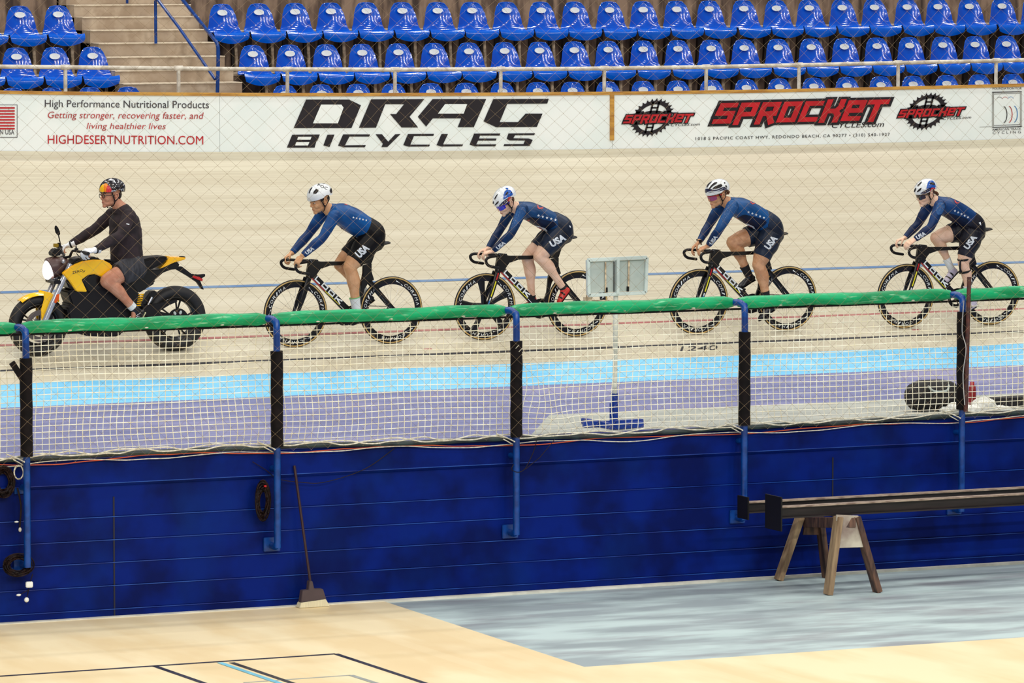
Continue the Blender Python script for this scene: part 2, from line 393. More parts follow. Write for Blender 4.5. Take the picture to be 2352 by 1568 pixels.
# ---- infield wall with coursed blocks
def wall_course(px, py): return on_y(px, py, YW).z
zc = [wall_course(784, y) for y in (1158, 1210, 1261, 1313, 1366)]
zc = sorted(zc)
prof = [(YW, ZF)]
for z in zc: prof += [(YW, z-.012), (YW-.004, z-.006), (YW-.004, z-.003), (YW+.004, z), (YW+.004, z+.004), (YW, z+.006)]
ztop = .012
prof += [(YW, -.235), (YW-.012, -.225), (YW-.03, -.205), (YW-.03, ztop), (YW+.2, ztop), (YW+.2, ZF)]
mb = MB(); A = [Vector((XA-3, y, z)) for y, z in prof]; B = [Vector((XB+4, y, z)) for y, z in prof]
mb.prism(A, B); wall = struct(mb.build('wall_infield', M['wall'], None, False))
M['joint'] = mat('dark_joint', (2, 8, 40), .6)
M['painted_sheen'] = mat('painted_edge_highlight', (18, 74, 164), .35, c2=(0, 34, 120), scale=(1, 1, 1), nscale=2.4, lo=.38, hi=.6)  # lighter blue paints the highlight along the block edges
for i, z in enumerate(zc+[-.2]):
    q = MB().box((1, YW-.005-(.027 if z == -.2 else 0), z-.003), (26, .004, .0060)).build('course_highlight', M['painted_sheen'], wall, False); q['kind'] = 'structure'
for (px, y0, y1) in ((262, 1140, 1425), (1912, 1050, 1340)):
    a = on_y(px, y0, YW-.001); b = on_y(px, y1, YW-.001)
    j = MB().box(((a.x+b.x)/2, YW, (a.z+max(b.z, ZF))/2), (.014, .008, a.z-max(b.z, ZF))).build('wall_joint', M['joint'], wall, False); j['kind'] = 'structure'
# ---- infield floor
struct(MB().box((1, YW-11, ZF-.05), (40, 22, .1)).build('floor', M['concrete'], None, False))
zw = ZF+.012
def fz(px, py, z=zw): return on_z(px, py, z)
# wood court: polygon with a bay cut for the concrete
e0 = fz(905, 1388); e1 = fz(1342, 1531); e2 = fz(2352, 1463)
dirb = (e1-e0).normalized(); dira = (e2-e1).normalized()
yW = YW-.004
c0 = e0-dirb*((e0.y-yW)/dirb.y) if abs(dirb.y) > .1 else e0
poly = [Vector((-13, yW, zw)), Vector((c0.x, yW, zw)), e1, e1+dira*16, Vector((17, -16, zw)), Vector((-13, -16, zw))]
mb = MB(); mb.prism(poly, [p-Vector((0, 0, .012)) for p in poly])
court = struct(mb.build('floor_court', M['floorwood'], None, False))
def line(pa, pb, w, m, z=.0015):
    a = fz(*pa, zw+z); b = fz(*pb, zw+z); o = MB().bar(a, b, w, .002).build('court_marking', m, court, False); o['kind'] = 'structure'
line((-40, 1555), (771, 1501), .05, M['navyline'])
line((771, 1501), (1100, 1609), .05, M['navyline'])
line((355, 1529), (560, 1600), .05, M['navyline'])
line((532, 1521), (730, 1588), .05, M['ink'])
line((505, 1521), (700, 1588), .05, M['skyline'], .003)
line((560, 1567), (806, 1550), .03, M['greyline']); line((806, 1550), (900, 1580), .05, M['greyline'])
# light skirting strip along the wall foot
struct(MB().box((1, YW-.04, ZF+.010), (30, .075, .02)).build('baseboard_infield', mat('pale_skirting', (222, 220, 206), .6), None, False))
# safety barrier: back closure behind stands & sides are out of frame

# ================================================================== BOARDS round the track
HB = .645
def board(xa, xb, name, label, nx=24):
    mb = MB(); A = []
    vs = []; fs = []
    for i in range(nx+1):
        x = xa+(xb-xa)*i/nx; b = track(x, LT)
        for dy, dz in ((0, -.02), (0, HB-.035), (.03, HB-.035), (.03, -.02)): vs.append(Vector((x, YR+.005+dy, b.z+dz)))
    for i in range(nx):
        for k in range(4): fs.append((i*4+k, (i+1)*4+k, (i+1)*4+(k+1) % 4, i*4+(k+1) % 4))
    fs += [(0, 1, 2, 3), tuple(nx*4+k for k in (3, 2, 1, 0))]
    mb.add(vs, fs); o = mb.build(name, M['board'], None, False)
    tag(o, label, 'advertising board', 'white boards round the top of the track')
    vs = []; 
    for i in range(nx+1):
        x = xa+(xb-xa)*i/nx; b = track(x, LT)
        for dy, dz in ((-.012, HB-.035), (-.012, HB), (.045, HB), (.045, HB-.035)): vs.append(Vector((x, YR+.005+dy, b.z+dz)))
    m2 = MB(); m2.add(vs, fs); part(m2.build('top_trim', M['gold'], o, False), 'golden brown wooden top trim')
    return o
xs1 = on_y(505, 280, YR).x; xs2 = on_y(1407, 270, YR).x
bd1 = board(XA-3, xs1-.002, 'advertising_board', 'white board at the left with faded red and black nutrition advert lettering')
bd2 = board(xs1+.002, xs2-.002, 'advertising_board', 'white board with big slanted black bicycle shop lettering')
bd3 = board(xs2+.002, XB+5, 'advertising_board', 'white board at the right with red lettering and two chainring emblems')
def bp(px, py, off=.0): return on_y(px, py, YR-.001-off)
p0 = bp(1402, 214, .012); p1 = bp(1411, 322, .012)
part(MB().box(((p0.x+p1.x)/2, YR-.004, (p0.z+p1.z)/2), (p1.x-p0.x, .014, p0.z-p1.z)).build('vertical_trim', M['gold'], bd3, False), 'golden brown upright strip')
def poly_px(name, polys, m, parent, off=0.0, ox=0, oy=0, k=1):
    for pl in polys:
        mb = MB(); bm = bmesh.new(); vs = [bm.verts.new(bp(ox+x/k, oy+y/k, off)) for x, y in pl]; f = bm.faces.new(vs); f.normal_update()
        bmesh.ops.triangulate(bm, faces=[f]); bm.verts.index_update()
        mb.add([v.co.copy() for v in bm.verts], [tuple(v.index for v in f.verts) for f in bm.faces]); bm.free()
        me = mb.mesh(name); o = bpy.data.objects.new(name, me); COL.objects.link(o); me.materials.append(m); o.parent = parent
# DRAG / BICYCLES traced, zoom origin (640,215) k=3.675
DR = [
 [(232, 50), (595, 50), (695, 98), (615, 290), (490, 290), (500, 250), (548, 118), (530, 92), (358, 92), (290, 250), (500, 250), (490, 290), (127, 290)],
 [(780, 48), (1230, 46), (1105, 195), (1178, 285), (1038, 285), (940, 172), (992, 172), (1060, 88), (900, 88), (822, 287), (678, 288)],
 [(1300, 46), (1752, 46), (1648, 282), (1512, 282), (1542, 208), (1302, 208), (1245, 278), (1175, 195), (1238, 118), (1345, 168), (1562, 168), (1592, 88), (1405, 88), (1345, 168), (1238, 118)],
 [(1812, 46), (2280, 44), (2268, 84), (1930, 86), (1866, 240), (2020, 240), (2085, 168), (2228, 168), (2180, 280), (1835, 282), (1730, 234)],
]
BI = [
 [(115, 346), (348, 344), (328, 396), (318, 404), (304, 455), (70, 455), (90, 405), (150, 410), (140, 437), (248, 437), (260, 408), (150, 408), (160, 388), (268, 388), (278, 364), (165, 364), (100, 400)],
 [(412, 346), (472, 345), (430, 450), (378, 436)],
 [(545, 343), (772, 343), (765, 362), (598, 362), (560, 436), (736, 434), (728, 452), (548, 452), (502, 438)],
 [(818, 342), (872, 342), (925, 405), (985, 342), (1030, 340), (918, 450), (868, 450), (880, 422)],
 [(1092, 340), (1312, 339), (1306, 356), (1142, 357), (1112, 430), (1278, 430), (1270, 446), (1098, 447), (1052, 434)],
 [(1375, 340), (1430, 340), (1388, 428), (1558, 428), (1550, 444), (1375, 446), (1333, 434)],
 [(1650, 337), (1872, 336), (1866, 354), (1700, 354), (1692, 378), (1840, 378), (1834, 396), (1684, 396), (1668, 428), (1838, 427), (1830, 444), (1655, 444), (1612, 430)],
 [(1940, 336), (2165, 334), (2158, 350), (1995, 351), (1982, 376), (2110, 378), (2145, 390), (2120, 440), (1898, 442), (1905, 426), (2066, 425), (2080, 396), (1950, 394), (1925, 380)],
]
DR[0] = [(232, 50), (595, 50), (695, 98), (615, 290), (127, 290)]
DR[2] = [(1300, 46), (1752, 46), (1648, 282), (1512, 282), (1542, 208), (1302, 208), (1245, 278), (1175, 195)]
BI[0] = [(115, 346), (348, 344), (328, 396), (318, 404), (304, 455), (70, 455)]
poly_px('lettering', DR, M['ink'], bd2, .001, 640, 215, 3.675)
poly_px('lettering', BI, M['ink'], bd2, .001, 640, 215, 3.675)
poly_px('letter_opening', [[(358, 92), (530, 92), (548, 118), (500, 250), (290, 250)], [(1405, 88), (1592, 88), (1562, 168), (1345, 168)],
                           [(165, 364), (278, 364), (268, 388), (156, 388)], [(148, 409), (260, 408), (248, 437), (140, 437)]], M['board'], bd2, .002, 640, 215, 3.675)
def btext(s, m, parent, x0, x1, yb0, yb1, h, bold=0, shear=0, space=1.0, off=.001):
    """text between px x0..x1, baseline yb0->yb1, height h px"""
    return put_text('lettering', s, m, parent, lambda x, y: bp(x0+(x1-x0)*x, yb0+(yb1-yb0)*x-y*h, off), bold, shear, space)
btext('High Performance Nutritional Products', M['textgrey'], bd1, 103, 480, 251, 254, 22, .002)
btext('Getting stronger, recovering faster, and', M['textred'], bd1, 110, 468, 276, 278, 20, 0, .2)
btext('living healthier lives', M['textred'], bd1, 199, 381, 300, 301, 18, 0, .2)
btext('HIGHDESERTNUTRITION.COM', M['inkred'], bd1, 110, 467, 330, 332, 20, 0)
# flag emblem at far left
fl = [[(-24, 246+i*6.8), (34, 246+i*6.8), (34, 249.6+i*6.8), (-24, 249.6+i*6.8)] for i in range(8)]
poly_px('flag_stripe', fl, M['inkred'], bd1, .001)
poly_px('emblem_border', [[(-60, 240), (40, 240), (40, 241.2), (-60, 241.2)], [(38.8, 240), (40, 240), (40, 316), (38.8, 316)], [(-60, 314.8), (40, 314.8), (40, 316), (-60, 316)]], M['textgrey'], bd1, .001)
btext('MADE IN USA', M['textgrey'], bd1, -38, 33, 308, 309, 11, .002)
def sprocket_word(x0, y0, wpx, hpx, slope, parent, th):
    tot = 8*.66+7*.42
    for i, ch in enumerate('sPROCKeT'):
        for th_, m, off in ((.30, M['ink'], .0015+.0009*i), (.145, M['inkred'], .013)):
            vs, fs, _ = stroke2d(ch, .66, .42, th_, 0); dx = i*1.08
            mb = MB(); mb.add([bp(x0+(x+dx)/tot*wpx+y*hpx*.42, y0+slope*(x+dx)/tot*wpx-y*hpx, off)-Vector((0, .00012*(j//4), 0)) for j, (x, y) in enumerate(vs)], fs); me = mb.mesh('lettering')
            o = bpy.data.objects.new('lettering', me); COL.objects.link(o); me.materials.append(m); o.parent = parent
sprocket_word(1643, 279, 375, 37, -.022, bd3, .1)
btext('CYCLES.com', M['ink'], bd3, 1911, 2031, 294, 291, 12, .004, .3)
btext('1018 S PACIFIC COAST HWY, REDONDO BEACH, CA 90277 • (310) 540-1927', M['ink'], bd3, 1598, 2044, 324, 314, 9, .006, 0, 1.2)
def ring_emblem(cx, cy, rx, ry):
    vs = []; T = 28; pl = []
    for k in range(T*4):
        a = 2*math.pi*k/(T*4); r = (1.0, .88, .86, .9)[k % 4]*1.0
        pl.append((math.cos(a)*r, math.sin(a)*r))
    def P(x, y, off): return bp(cx+(x*.94-y*.12*1)*rx+ -y*.10*rx, cy+y*ry-x*.03*ry, off)
    n = len(pl); mb = MB(); ins = [(math.cos(2*math.pi*k/n)*.68, math.sin(2*math.pi*k/n)*.68) for k in range(n)]
    mb.add([P(x, y, .001) for x, y in pl+ins], [(k, (k+1) % n, n+(k+1) % n, n+k) for k in range(n)])
    for a in (90, 270):   # spider bars and cross ties
        sy = 1 if a == 90 else -1
        for x in (-.14, .14): mb.add([P(x-.045, sy*.05, .001), P(x+.045, sy*.05, .001), P(x+.045, sy*.8, .001), P(x-.045, sy*.8, .001)], [(0, 1, 2, 3)])
        mb.add([P(-.16, sy*.46, .001), P(.16, sy*.46, .001), P(.16, sy*.54, .001), P(-.16, sy*.54, .001)], [(0, 1, 2, 3)])
    hub = [(math.cos(2*math.pi*k/24)*.72, math.sin(2*math.pi*k/24)*.36) for k in range(24)]
    mb.add([P(0, 0, .001)]+[P(x, y, .001) for x, y in hub], [(0, 1+k, 1+(k+1) % 24) for k in range(24)])
    for sx in (-1, 1):
        mb.add([P(sx*.45, -.34, .001), P(sx*.8, -.34, .001), P(sx*.8, .34, .001), P(sx*.45, .34, .001)], [(0, 1, 2, 3)])
    me = mb.mesh('chainring_emblem'); o = bpy.data.objects.new('chainring_emblem', me); COL.objects.link(o); me.materials.append(M['ink']); o.parent = bd3
ring_emblem(1498, 270, 53, 45); sprocket_word(1434, 281, 149, 15, -.02, bd3, .1)
btext('CYCLES.com', M['ink'], bd3, 1541, 1608, 290, 288, 6, .004, .3)
ring_emblem(2128, 256, 52, 44); sprocket_word(2065, 268, 142, 14, -.04, bd3, .1)
btext('CYCLES.com', M['ink'], bd3, 2166, 2231, 275, 272, 6, .004, .3)
btext('FOUNDATION FOR', M['textgrey'], bd3, 2280, 2347, 206, 205, 5, .002)
btext('AMERICAN TRACK', M['textgrey'], bd3, 2279, 2346, 300, 298, 5, .002)
btext('CYCLING', M['textgrey'], bd3, 2280, 2345, 308, 306, 6, .0, 0, 1.6)
fr = []
for y0, y1 in ((211, 209.5), (291.5, 289.5)): fr.append([(2279, y0), (2347, y1), (2347, y1+1.8), (2279, y0+1.8)])
for y0, y1 in ((215.5, 213.5), (287.5, 285.5)): fr.append([(2283, y0), (2343, y1), (2343, y1+1), (2283, y0+1)])
poly_px('emblem_border', fr, M['ink'], bd3, .001)
poly_px('emblem_border', [[(2279, 212), (2283, 212), (2283, 290), (2279, 290)], [(2343, 212), (2347, 212), (2347, 290), (2343, 290)], [(2250, 291), (2279, 290), (2279, 291), (2250, 292)]], M['inkgrey'], bd3, .001)
for i, (m) in enumerate(('ink', 'textred', 'inkblue')):
    mb = MB()
    for (cy, ry, r) in ((263, 19, 9),):
        pl = []
        for k in range(13):
            a = math.radians(-80+160*k/12); pl.append((2304+i*12+math.cos(a)*r, cy-i*.5+math.sin(a)*ry))
        for a, b in zip(pl, pl[1:]):
            d = Vector((b[0]-a[0], b[1]-a[1])).normalized(); n = Vector((-d.y, d.x))*.9
            mb.add([bp(a[0]+n.x, a[1]+n.y, .001), bp(b[0]+n.x, b[1]+n.y, .001), bp(b[0]-n.x, b[1]-n.y, .001), bp(a[0]-n.x, a[1]-n.y, .001)], [(0, 1, 2, 3)])
    pl = [(2289+i*13+k*1.7, 227-4.5*math.sin(math.pi*k/8)-i*.3) for k in range(9)]
    for a, b in zip(pl, pl[1:]):
        mb.add([bp(a[0], a[1]-.5, .001), bp(b[0], b[1]-.5, .001), bp(b[0], b[1]+.5, .001), bp(a[0], a[1]+.5, .001)], [(0, 1, 2, 3)])
    me = mb.mesh('emblem_arc'); o = bpy.data.objects.new('emblem_arc', me); COL.objects.link(o); me.materials.append(M[m]); o.parent = bd3

# ================================================================== HANDRAIL behind boards
def interp(tab, x):
    if x <= tab[0][0]: return tab[0][1]
    for (a, ya), (b, yb) in zip(tab, tab[1:]):
        if x <= b: return ya+(yb-ya)*(x-a)/(b-a)
    return tab[-1][1]
HR = [(-300, 150), (0, 153), (300, 156), (600, 159), (900, 160), (1300, 158), (1568, 155), (1900, 148), (2352, 138), (2700, 130)]
YH = YR+.25
pts = [on_y(x, interp(HR, x), YH) for x in range(-300, 2701, 100)]
hr = MB().tube(pts, .024, 10, smooth=2).build('handrail', M['railwhite'])
tag(hr, 'long weathered white pipe handrail behind the advertising boards', 'handrail')
for x in (-110, 150, 410, 660, 907, 1150, 1388, 1622, 1835, 2063, 2288):
    a = on_y(x, interp(HR, x), YH); MB().tube([a, Vector((a.x, a.y, a.z-.62))], .022, 8).tube([a-Vector((.05, 0, 0)), a+Vector((.05, 0, 0))], .03, 8).build('handrail_post', M['railwhite'], hr)

# ================================================================== STANDS
RY = [9.6, 8.8, 8.0]
C1 = [508, 592, 675, 757, 839, 921, 1002, 1081, 1161, 1240, 1317, 1397, 1474, 1551, 1626, 1705, 1780, 1855, 1931, 2005, 2080, 2151, 2223, 2298, 2370]
C2 = [578, 663, 747, 829, 912, 994, 1074, 1156, 1236, 1316, 1394, 1474, 1554, 1630, 1706, 1784, 1860, 1936, 2011, 2086, 2162, 2236, 2308, 2380]
C3 = [652, 736, 820, 901, 987, 1068, 1151, 1232, 1312, 1393, 1474, 1554, 1631, 1711, 1787, 1866, 1942, 2020, 2094, 2171, 2246, 2323]
L1 = [-45, 43, 131]; L2 = [-53, 35, 123, 210]; L3 = [28, 118, 205, 293]
Y1 = [(43, 33), (131, 32), (508, 28), (839, 24), (1400, 22), (1626, 19.5), (2298, 13), (2400, 12)]
Y2 = [(35, 129), (210, 127), (578, 123), (829, 120), (1100, 116.5), (1316, 114), (1554, 111), (1936, 106), (2308, 100), (2400, 98)]
Y3 = [(28, 222), (293, 219), (652, 215), (820, 212), (1232, 208), (1554, 204), (1942, 195.5), (2323, 188), (2400, 186)]
YT = [Y1, Y2, Y3]
PZ = .25; PYO = .115     # plate centre above the pan, set back
def seat_loc(r, px):
    p = on_y(px, interp(YT[r], px), RY[r]+PYO); return Vector((p.x, RY[r], p.z-PZ))
def tier_z(r, x, base):  # tread height at world x
    return base[r](x)
# piecewise-linear tread heights from the seats
TZ = []
for r in range(3):
    pl = [(seat_loc(r, px).x, seat_loc(r, px).z+.02) for px in (-200, 43, 300, 600, 900, 1300, 1700, 2100, 2450)]
    TZ.append(pl)
def tz(r, x):
    if r < 0: return tz(0, x)-.45*r
    return interp(TZ[r], x)
RISE = .45
xl_step = None
# aisle limits
YS0 = 8.45
st0 = on_y(283, 205, YS0).x; st1 = on_y(556, 205, YS0).x
def tier(r, xa, xb, name):
    yr = (RY[r] if r >= 0 else RY[0]-.8*r)+.16; n = 30; vs = []; fs = []
    for i in range(n+1):
        x = xa+(xb-xa)*i/n; z = tz(r, x)
        zb = (tz(r+1, x) if r < 2 else z-RISE-.6)-.02
        for y, zz in ((yr, zb), (yr, z), (yr+.86, z), (yr+.86, zb)): vs.append(Vector((x, y, zz)))
    for i in range(n):
        for k in range(4): fs.append((i*4+k, (i+1)*4+k, (i+1)*4+(k+1) % 4, i*4+(k+1) % 4))
    fs += [(0, 1, 2, 3), tuple(n*4+k for k in (3, 2, 1, 0))]
    mb = MB(); mb.add(vs, fs); o = struct(mb.build(name, M['riser'], None, False))
    vs = []
    for i in range(n+1):
        x = xa+(xb-xa)*i/n; z = tz(r, x)
        for y, zz in ((yr-.006, z-.02), (yr-.006, z+.004), (yr+.8, z+.004), (yr+.8, z-.02)): vs.append(Vector((x, y, zz)))
    mb = MB(); mb.add(vs, fs); q = mb.build('tread', M['stand'], o, False); q['kind'] = 'structure'
    return o
for r in (-5, -4, -3, -2, -1, 0, 1, 2):
    tier(r, XA-3, st0-.03, 'trim_stand_tier'); tier(r, st1+.03, XB+6, 'trim_stand_tier')
# ground strip behind boards
struct(MB().box((2, YR+.8, 1.9), (34, 1.5, .1)).build('floor_walkway', M['stand'], None, False))
# aisle steps
sy = [193, 163, 132, 100, 70, 40, 12, -18, -48, -78, -108, -138, -168, -198, -228]
steps = empty('trim_stairs', (0, 0, 0)); steps['kind'] = 'structure'
pz = 1.9
for i, y in enumerate(sy):
    Yn = YS0+.267*i; z = on_y(350, y, Yn).z
    q = MB().box(((st0+st1)/2, Yn+.7, z-.35), (st1-st0, 1.4, .7)).build('step', M['stand'], steps, False); q['kind'] = 'structure'
    q = MB().box(((st0+st1)/2, Yn+.12, z+.003), (st1-st0, .26, .012)).build('step_edge', M['nosing'], steps, False); q['kind'] = 'structure'
# dark joint lines down the steps (narrow band)
# stair handrail (blue)
def P3(px, py, Y): return on_y(px, py, Y)
sr = tag(MB().tube([P3(415, -6, 9.3), P3(450, 38, 8.85), P3(490, 88, 8.2), P3(499, 102, 8.1), P3(501, 130, 8.1), P3(499, 225, 8.1)], .021, 10, smooth=4).build('stair_handrail', M['pipe']),
         'blue pipe handrail beside the concrete stairs, bent down at its foot', 'handrail')
MB().tube([P3(357, -8, 9.2), P3(410, 62, 8.7), P3(494, 182, 8.12)], .017, 8).build('lower_rail', M['pipe'], sr)
MB().tube([P3(357, -12, 9.2), P3(358, 100, 9.2)], .018, 8).build('post', M['pipe'], sr)
MB().tube([P3(292, -20, 10.0), P3(292, 8, 10.0)], .016, 8).build('post', M['pipe'], sr)
# ---- seat
def seat_mesh():
    prof = [(-.215, -.055), (-.222, -.012), (-.20, .008), (-.12, .0), (-.03, -.005), (.03, .01), (.065, .05), (.085, .12), (.105, .2), (.125, .27), (.138, .325), (.142, .345)]
    wid = [.200, .214, .217, .215, .212, .207, .196, .180, .164, .140, .102, .045]
    # dense sampling
    P, R = catmull([Vector((0, a, b)) for a, b in prof], [(w, w) for w in wid], 3)
    ns = 14; vs = []; fs = []
    for i, (p, w) in enumerate(zip(P, R)):
        t = i/(len(P)-1)
        for k in range(ns+1):
            s = -1+2*k/ns; x = w[0]*s; y = p.y; z = p.z
            if t < .18: z -= (1-t/.18)*.05*(1-s*s); 
            if .18 <= t < .55: z += .018*s*s
            if t >= .45: y -= .04*s*s*min(1, (t-.45)/.2)+.012*math.exp(-((t-.62)/.09)**2)*-1*(1-s*s)
            vs.append((x, y, z))
    n = ns+1
    for i in range(len(P)-1):
        for k in range(ns): fs.append((i*n+k, i*n+k+1, (i+1)*n+k+1, (i+1)*n+k))
    return vs, fs
vs, fs = seat_mesh()
mb = MB(); mb.add(vs, fs); me = mb.mesh('shell')
bm = bmesh.new(); bm.from_mesh(me)
bmesh.ops.solidify(bm, geom=bm.faces[:], thickness=.008); bmesh.ops.recalc_face_normals(bm, faces=bm.faces); bm.to_mesh(me); bm.free()
seat0 = empty('stadium_seat')
shell = link('shell', me, M['seat'], seat0, True, angle=60)
mb = MB(); n = 20
ring = [Vector((.062*math.cos(2*math.pi*k/n), -.002, .034*math.sin(2*math.pi*k/n))) for k in range(n)]
mb.prism([Vector((0, .076, PZ-.005))+Matrix.Rotation(-.22, 3, 'X') @ v for v in ring], [Vector((0, .084, PZ-.005))+Matrix.Rotation(-.22, 3, 'X') @ v for v in ring])
part(mb.build('number_plate', M['white'], seat0, False), 'white oval number plate')
q = MB(); q.bar((.165, .12, -.01), (.19, .14, -.44), .03, .065, up=(0, 1, 0)); part(q.build('bracket', M['beige'], seat0, False), 'beige upright bracket')
q = MB(); q.bar((-.10, .125, -.01), (-.13, .15, -.43), .05, .07, up=(0, 1, 0)).bar((.135, .13, -.02), (.15, .155, -.44), .025, .05, up=(0, 1, 0)); part(q.build('shade_plate', M['chain_and_shade'], seat0, False), 'dark plates standing in for shade under the seat')  # dark plates stand in for the shadow stripes below the seat
ORD = ['first', 'second', 'third', 'fourth', 'fifth', 'sixth', 'seventh', 'eighth', 'ninth', 'tenth', 'eleventh', 'twelfth', 'thirteenth', 'fourteenth', 'fifteenth', 'sixteenth',
       'seventeenth', 'eighteenth', 'nineteenth', 'twentieth', 'twenty-first', 'twenty-second', 'twenty-third', 'twenty-fourth', 'twenty-fifth']
used = False
RN = ['top visible row', 'middle row', 'lowest row, half hidden by the boards']
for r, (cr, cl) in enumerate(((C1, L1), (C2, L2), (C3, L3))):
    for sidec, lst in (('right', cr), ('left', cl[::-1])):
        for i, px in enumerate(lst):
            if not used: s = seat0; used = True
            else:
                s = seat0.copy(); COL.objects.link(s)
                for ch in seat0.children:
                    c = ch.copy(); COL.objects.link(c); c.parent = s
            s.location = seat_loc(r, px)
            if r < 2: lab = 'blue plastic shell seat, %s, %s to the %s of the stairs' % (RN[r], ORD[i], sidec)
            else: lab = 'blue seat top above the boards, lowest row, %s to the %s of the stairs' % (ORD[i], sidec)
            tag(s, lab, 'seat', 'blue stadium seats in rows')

# ================================================================== RAIL, POSTS, NET at the infield wall
def Yrail(): return YW+.03
def rail_pt(px, py=None):
    py = 751.5-.0352*px if py is None else py
    return on_y(px, py, Yrail())
PX = [60, 636, 1186, 1710, 2210]
ZRAIL = rail_pt(1176, 712).z
def xat(px, z=0.6, Y=YW): 
    # world x on plane y=Y seen at column px (height z barely matters)
    p = on_y(px, 900, Y); return p.x
PXX = [xat(p, Y=YW-.15) for p in PX]
# posts' rail-side x (bend goes straight back)
seg_edges = [XA-2]+PXX+[XB+2]
rail = tag(MB().tube([(XA-2.5, Yrail()-.005, ZRAIL-.060), (XB+2.5, Yrail()-.005, ZRAIL-.060)], .0095, 8).build('net_rail', M['foam']), 'thin black hem bar under the green padding, carrying the white net', 'rail')
seglab = ['green padded sleeve of the rail at the far left edge', 'green padded rail sleeve in front of the yellow motorcycle', 'green padded rail sleeve between the second and third net posts',
          'green padded rail sleeve behind the grey sign panel base', 'green padded rail sleeve with white streaks near the right', 'green padded rail sleeve at the far right edge']
for i in range(6):
    a, b = seg_edges[i], seg_edges[i+1]
    a += .03 if i else 0; b -= .03 if i < 5 else 0
    n = int((b-a)/.08)+2; pts = []; rr = []
    for k in range(n):
        x = a+(b-a)*k/(n-1); pts.append((x, Yrail()+.004*math.sin(x*9), ZRAIL+.004*math.sin(x*5+i)))
        w = .053+.003*math.sin(x*14+i)+.0015*random.random(); rr.append((w, w*1.02) if 0 < k < n-1 else (.04, .04))
    s = MB().tube(pts, rr, 14, side=(0, 1, 0)).build('rail_padding', M['green'])
    tag(s, seglab[i], 'rail padding', 'green padding sleeves on the rail')
    if 0 < i < 5:
        for k in range(3):
            x = a+(b-a)*(k+.6)/3.2
            MB().ell((x, Yrail()-.035, ZRAIL-.036), (.02, .012, .007), n=8).build('tie_knot', M['rope'], s)
postlab = ['blue net post with black foam sleeve at the far left', 'blue net post with black sleeve beside the leaning broom', 'blue net post with torn-topped black sleeve in the middle',
           'blue net post with black sleeve above the steel beams', 'blue net post with black sleeve behind the black bag at the right']
footpx = [1300, 1256, 1226, 1192, 1172]; foamtop = [822, 806, 783, 762, 716]; foambot = [1048, 1026, 1003, 976, 940]
for i, px in enumerate(PX):
    x = PXX[i]; yp = YW-.15
    def zz(py): return on_y(px, py, yp).z
    t = empty('net_post', (x, YW, 0)); tag(t, postlab[i], 'post', 'blue net posts along the wall')
    zf = zz(footpx[i])
    pts = [(-.03, .02, ZRAIL), (-.01, -.06, ZRAIL+.005), (0, -.12, ZRAIL-.02), (0, -.15, ZRAIL-.09), (0, -.15, .4), (0, -.15, zf+.09), (0, -.145, zf+.03), (0, -.10, zf), (0, -.03, zf)]
    P, R = catmull(pts, [(.03, .03)]*len(pts), 4)
    MB().tube([p for p in P], .030, 12, side=(1, 0, 0)).build('pipe', M['pipe'], t)
    MB().box((-.0, -.018, zf+.01), (.15, .02, .12)).build('wall_flange', M['pipe'], t, False, .004)
    z2 = zz(footpx[i]-178)
    MB().tube([(0, -.15, z2), (0, -.02, z2)], .026, 10).box((0, -.018, z2), (.13, .016, .11)).build('upper_bracket', M['pipe'], t)
    z0 = zz(foambot[i]); z1 = zz(foamtop[i]); fp = []
    fr_ = []
    for k in range(9):
        q = k/8; fp.append((.002*math.sin(k*2+i), -.15, z0+(z1-z0)*q)); fr_.append(.053+.0012*math.sin(k*3.1+i)*(1))
    f = MB().tube(fp, fr_, 14, side=(1, 0, 0))
    if i == 0: f.bar((-.03, -.16, z1-.18), (-.13, -.17, z1-.03), .05, .02, up=(0, 1, 0))
    if i == 2:
        for k in range(3): f.bar((-.03+.03*k, -.2, z1-.06-.03*k), (.0+.03*k, -.205, z1-.03-.03*k), .006, .004, mi=1)
    f.build('foam_sleeve', [M['foam'], M['rope']], t)
    MB().tube([(-.06, -.05, 0.03), (-.02, -.15, .03)], .012, 6).build('clamp', M['pipe'], t)
# dark rusty pole strapped to right post
px = 2226; a = on_y(px, 636, YW-.22); b = on_y(px-8, 945, YW-.22)
pole = MB().tube([a, b], .020, 8).build('rusty_pole', mat('rusty_dark_pole', (56, 30, 30), .6, c2=(90, 42, 34), nscale=20))
tag(pole, 'thin dark rusty pole strapped upright to the rightmost net post, rising above the rail', 'pole')
w = MB(); w.tube([on_y(2214, 690, YW-.25), on_y(2210, 760, YW-.25), on_y(2219, 800, YW-.26), on_y(2212, 860, YW-.25), on_y(2216, 930, YW-.25)], .005, 6, smooth=5)
tag(w.build('cable', M['steel']), 'grey cable running down the rightmost padded net post', 'cable')
